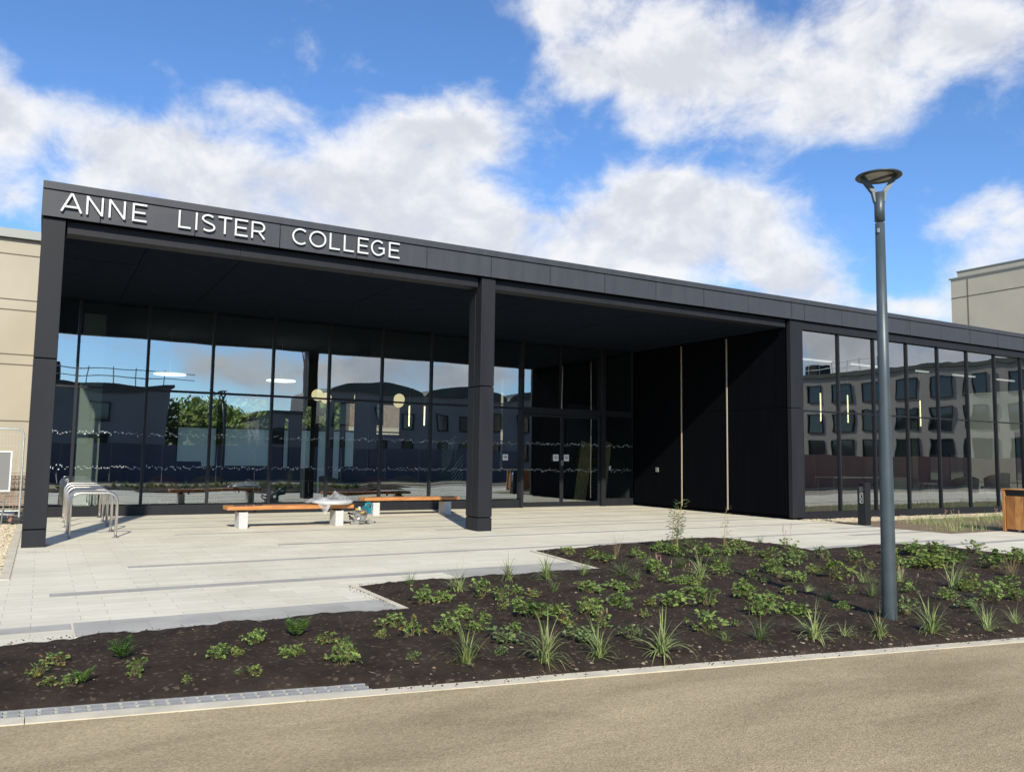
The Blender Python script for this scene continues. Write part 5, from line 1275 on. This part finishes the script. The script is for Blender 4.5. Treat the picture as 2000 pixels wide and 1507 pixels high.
grp.interface.new_socket('az', in_out='INPUT', socket_type='NodeSocketFloat'); grp.interface.new_socket('el', in_out='INPUT', socket_type='NodeSocketFloat'); grp.interface.new_socket('density', in_out='OUTPUT', socket_type='NodeSocketFloat'); grp.interface.new_socket('shade', in_out='OUTPUT', socket_type='NodeSocketFloat')
gi = grp.nodes.new('NodeGroupInput'); go = grp.nodes.new('NodeGroupOutput')
def MA(nt, op, a, b=None, c=None, clamp=False):
    n = N(nt, 'Math', operation=op); n.use_clamp = clamp
    for i, v in enumerate((a, b, c)):
        if v is None: continue
        if isinstance(v, (int, float)): n.inputs[i].default_value = v
        else: L(nt, v, n.inputs[i])
    return n.outputs[0]
cv = N(grp, 'CombineXYZ'); L(grp, gi.outputs['az'], cv.inputs[0]); L(grp, gi.outputs['el'], cv.inputs[1])
wn = N(grp, 'TexNoise'); wn.inputs['Scale'].default_value = 5; wn.inputs['Detail'].default_value = 4; wn.inputs['Roughness'].default_value = .55; L(grp, cv.outputs[0], wn.inputs['Vector'])
ws = N(grp, 'VectorMath', operation='SUBTRACT'); L(grp, wn.outputs['Color'], ws.inputs[0]); ws.inputs[1].default_value = (.5, .5, .5)
wm_ = N(grp, 'VectorMath', operation='SCALE'); L(grp, ws.outputs[0], wm_.inputs[0]); wm_.inputs['Scale'].default_value = .10
wa = N(grp, 'VectorMath', operation='ADD'); L(grp, cv.outputs[0], wa.inputs[0]); L(grp, wm_.outputs[0], wa.inputs[1])
RB = [(1800, 690, 320, 90, 1.5, 0), (790, 725, 170, 42, 1.5, 0), (450, 712, 120, 24, .8, 0), (150, 662, 70, 25, .7, 0), (1000, 735, 80, 30, .8, 0)]
tot = None
for px, py, rx, ry, w in BL:
    a, e_ = azel(px, py); a1, _ = azel(px+rx, py); _, e1 = azel(px, py-ry); ra = max(.01, abs(a1-a)); re = max(.008, abs(e1-e_))
    sN = N(grp, 'VectorMath', operation='SUBTRACT'); L(grp, wa.outputs[0], sN.inputs[0]); sN.inputs[1].default_value = (a, e_, 0)
    mN = N(grp, 'VectorMath', operation='MULTIPLY'); L(grp, sN.outputs[0], mN.inputs[0]); mN.inputs[1].default_value = (1/ra, 1/re, 0)
    dN = N(grp, 'VectorMath', operation='DOT_PRODUCT'); L(grp, mN.outputs[0], dN.inputs[0]); L(grp, mN.outputs[0], dN.inputs[1])
    pw = MA(grp, 'POWER', 2.71828*1.0, MA(grp, 'MULTIPLY', dN.outputs['Value'], -.8))
    tot = MA(grp, 'MULTIPLY_ADD', pw, w, tot if tot is not None else 0.0)
for px, py, rx, ry, w, gy in RB:
    d = ray(px, py).normalized(); a = math.atan2(d.x, -d.y); e_ = math.asin(d.z); d2 = ray(px+rx, py).normalized(); ra = max(.02, abs(math.atan2(d2.x, -d2.y)-a)); re = ry/F
    sN = N(grp, 'VectorMath', operation='SUBTRACT'); L(grp, wa.outputs[0], sN.inputs[0]); sN.inputs[1].default_value = (a, e_, 0)
    mN = N(grp, 'VectorMath', operation='MULTIPLY'); L(grp, sN.outputs[0], mN.inputs[0]); mN.inputs[1].default_value = (1/ra, 1/re, 0)
    dN = N(grp, 'VectorMath', operation='DOT_PRODUCT'); L(grp, mN.outputs[0], dN.inputs[0]); L(grp, mN.outputs[0], dN.inputs[1])
    pw = MA(grp, 'POWER', 2.71828, MA(grp, 'MULTIPLY', dN.outputs['Value'], -.8))
    tot = MA(grp, 'MULTIPLY_ADD', pw, w, tot)
# generic broken cloud for the rest of the sky (outside the view)
a0, _ = azel(1000, 400)
daz = MA(grp, 'ABSOLUTE', MA(grp, 'SUBTRACT', gi.outputs['az'], a0))
gen = MA(grp, 'MULTIPLY', MA(grp, 'SUBTRACT', daz, .72), 6, clamp=True)
gn = N(grp, 'TexNoise'); gn.inputs['Scale'].default_value = 2.2; gn.inputs['Detail'].default_value = 5; gm_ = N(grp, 'Mapping'); gm_.inputs['Scale'].default_value = (1, 3.2, 1); gm_.inputs['Location'].default_value = (3.2, 1.5, 0); L(grp, wa.outputs[0], gm_.inputs[0]); L(grp, gm_.outputs[0], gn.inputs['Vector'])
gv = MA(grp, 'MULTIPLY', MA(grp, 'SUBTRACT', gn.outputs['Fac'], .42), 4.2)
tot = MA(grp, 'MULTIPLY_ADD', MA(grp, 'MAXIMUM', gv, 0), gen, tot)
fn = N(grp, 'TexNoise'); fn.inputs['Scale'].default_value = 10; fn.inputs['Detail'].default_value = 9; fn.inputs['Roughness'].default_value = .64; fn.inputs['Distortion'].default_value = .25
fm = N(grp, 'Mapping'); fm.inputs['Scale'].default_value = (1, 1.35, 1); L(grp, cv.outputs[0], fm.inputs[0]); L(grp, fm.outputs[0], fn.inputs['Vector'])
tot = MA(grp, 'MINIMUM', tot, 1.5)
dv = MA(grp, 'MULTIPLY_ADD', MA(grp, 'SUBTRACT', fn.outputs['Fac'], .5), 2.5, MA(grp, 'MULTIPLY_ADD', MA(grp, 'SUBTRACT', wn.outputs['Fac'], .5), 1.6, tot))
L(grp, dv, go.inputs[0])
f2 = N(grp, 'TexNoise'); f2.inputs['Scale'].default_value = 10; f2.inputs['Detail'].default_value = 4; f2.inputs['Roughness'].default_value = .6; f2.inputs['Distortion'].default_value = .25
fo = N(grp, 'VectorMath', operation='ADD'); L(grp, fm.outputs[0], fo.inputs[0]); fo.inputs[1].default_value = (-.012, .035, 0); L(grp, fo.outputs[0], f2.inputs['Vector'])
L(grp, MA(grp, 'MULTIPLY_ADD', MA(grp, 'SUBTRACT', f2.outputs['Fac'], fn.outputs['Fac']), 2.6, MA(grp, 'MULTIPLY_ADD', MA(grp, 'SUBTRACT', f2.outputs['Fac'], .5), 1.0, tot)), go.inputs[1])
tc = N(nt, 'TexCoord'); sx = N(nt, 'SeparateXYZ'); L(nt, tc.outputs['Generated'], sx.inputs[0])
az = MA(nt, 'ARCTAN2', sx.outputs[0], sx.outputs[1]); el = MA(nt, 'ARCSINE', sx.outputs[2])
def den(a, e_):
    g_ = N(nt, 'Group'); g_.node_tree = grp; L(nt, a, g_.inputs[0]); L(nt, e_, g_.inputs[1]); return g_.outputs[0]
d0 = den(az, el); d1 = d0.node.outputs[1]
mr = N(nt, 'MapRange', interpolation_type='SMOOTHSTEP'); mr.inputs['From Min'].default_value = .18; mr.inputs['From Max'].default_value = 1.42; L(nt, d0, mr.inputs['Value'])
# light: less cloud above -> brighter
mr2 = N(nt, 'MapRange', interpolation_type='SMOOTHSTEP'); mr2.inputs['From Min'].default_value = .7; mr2.inputs['From Max'].default_value = 2.0; L(nt, d1, mr2.inputs['Value'])
cc = N(nt, 'ValToRGB'); e = cc.color_ramp.elements; e[0].position = 0; e[0].color = rgb(.97, .97, .98); e[1].position = 1; e[1].color = rgb(.73, .75, .81)
x_ = e.new(.45); x_.color = rgb(.85, .865, .91)
L(nt, mr2.outputs[0], cc.inputs[0])
cs = N(nt, 'MixRGB', blend_type='MULTIPLY'); cs.inputs[0].default_value = 1; L(nt, cc.outputs[0], cs.inputs[1]); cs.inputs[2].default_value = rgb(4.95, 4.95, 4.95)
cs.use_clamp = False
fac = MA(nt, 'MULTIPLY', mr.outputs[0], .96)
mx = N(nt, 'MixRGB'); L(nt, fac, mx.inputs[0]); L(nt, hsv.outputs[0], mx.inputs[1]); L(nt, cs.outputs[0], mx.inputs[2])
L(nt, mx.outputs[0], bg.inputs['Color'])

S.view_settings.view_transform = 'Standard'; S.view_settings.look = 'None'; S.view_settings.exposure = 0.5; S.view_settings.gamma = 1
S.render.engine = 'CYCLES'; S.cycles.max_bounces = 6; S.cycles.diffuse_bounces = 3; S.cycles.glossy_bounces = 3; S.cycles.transparent_max_bounces = 16; S.cycles.caustics_reflective = False; S.cycles.caustics_refractive = False
S.cycles.use_denoising = True
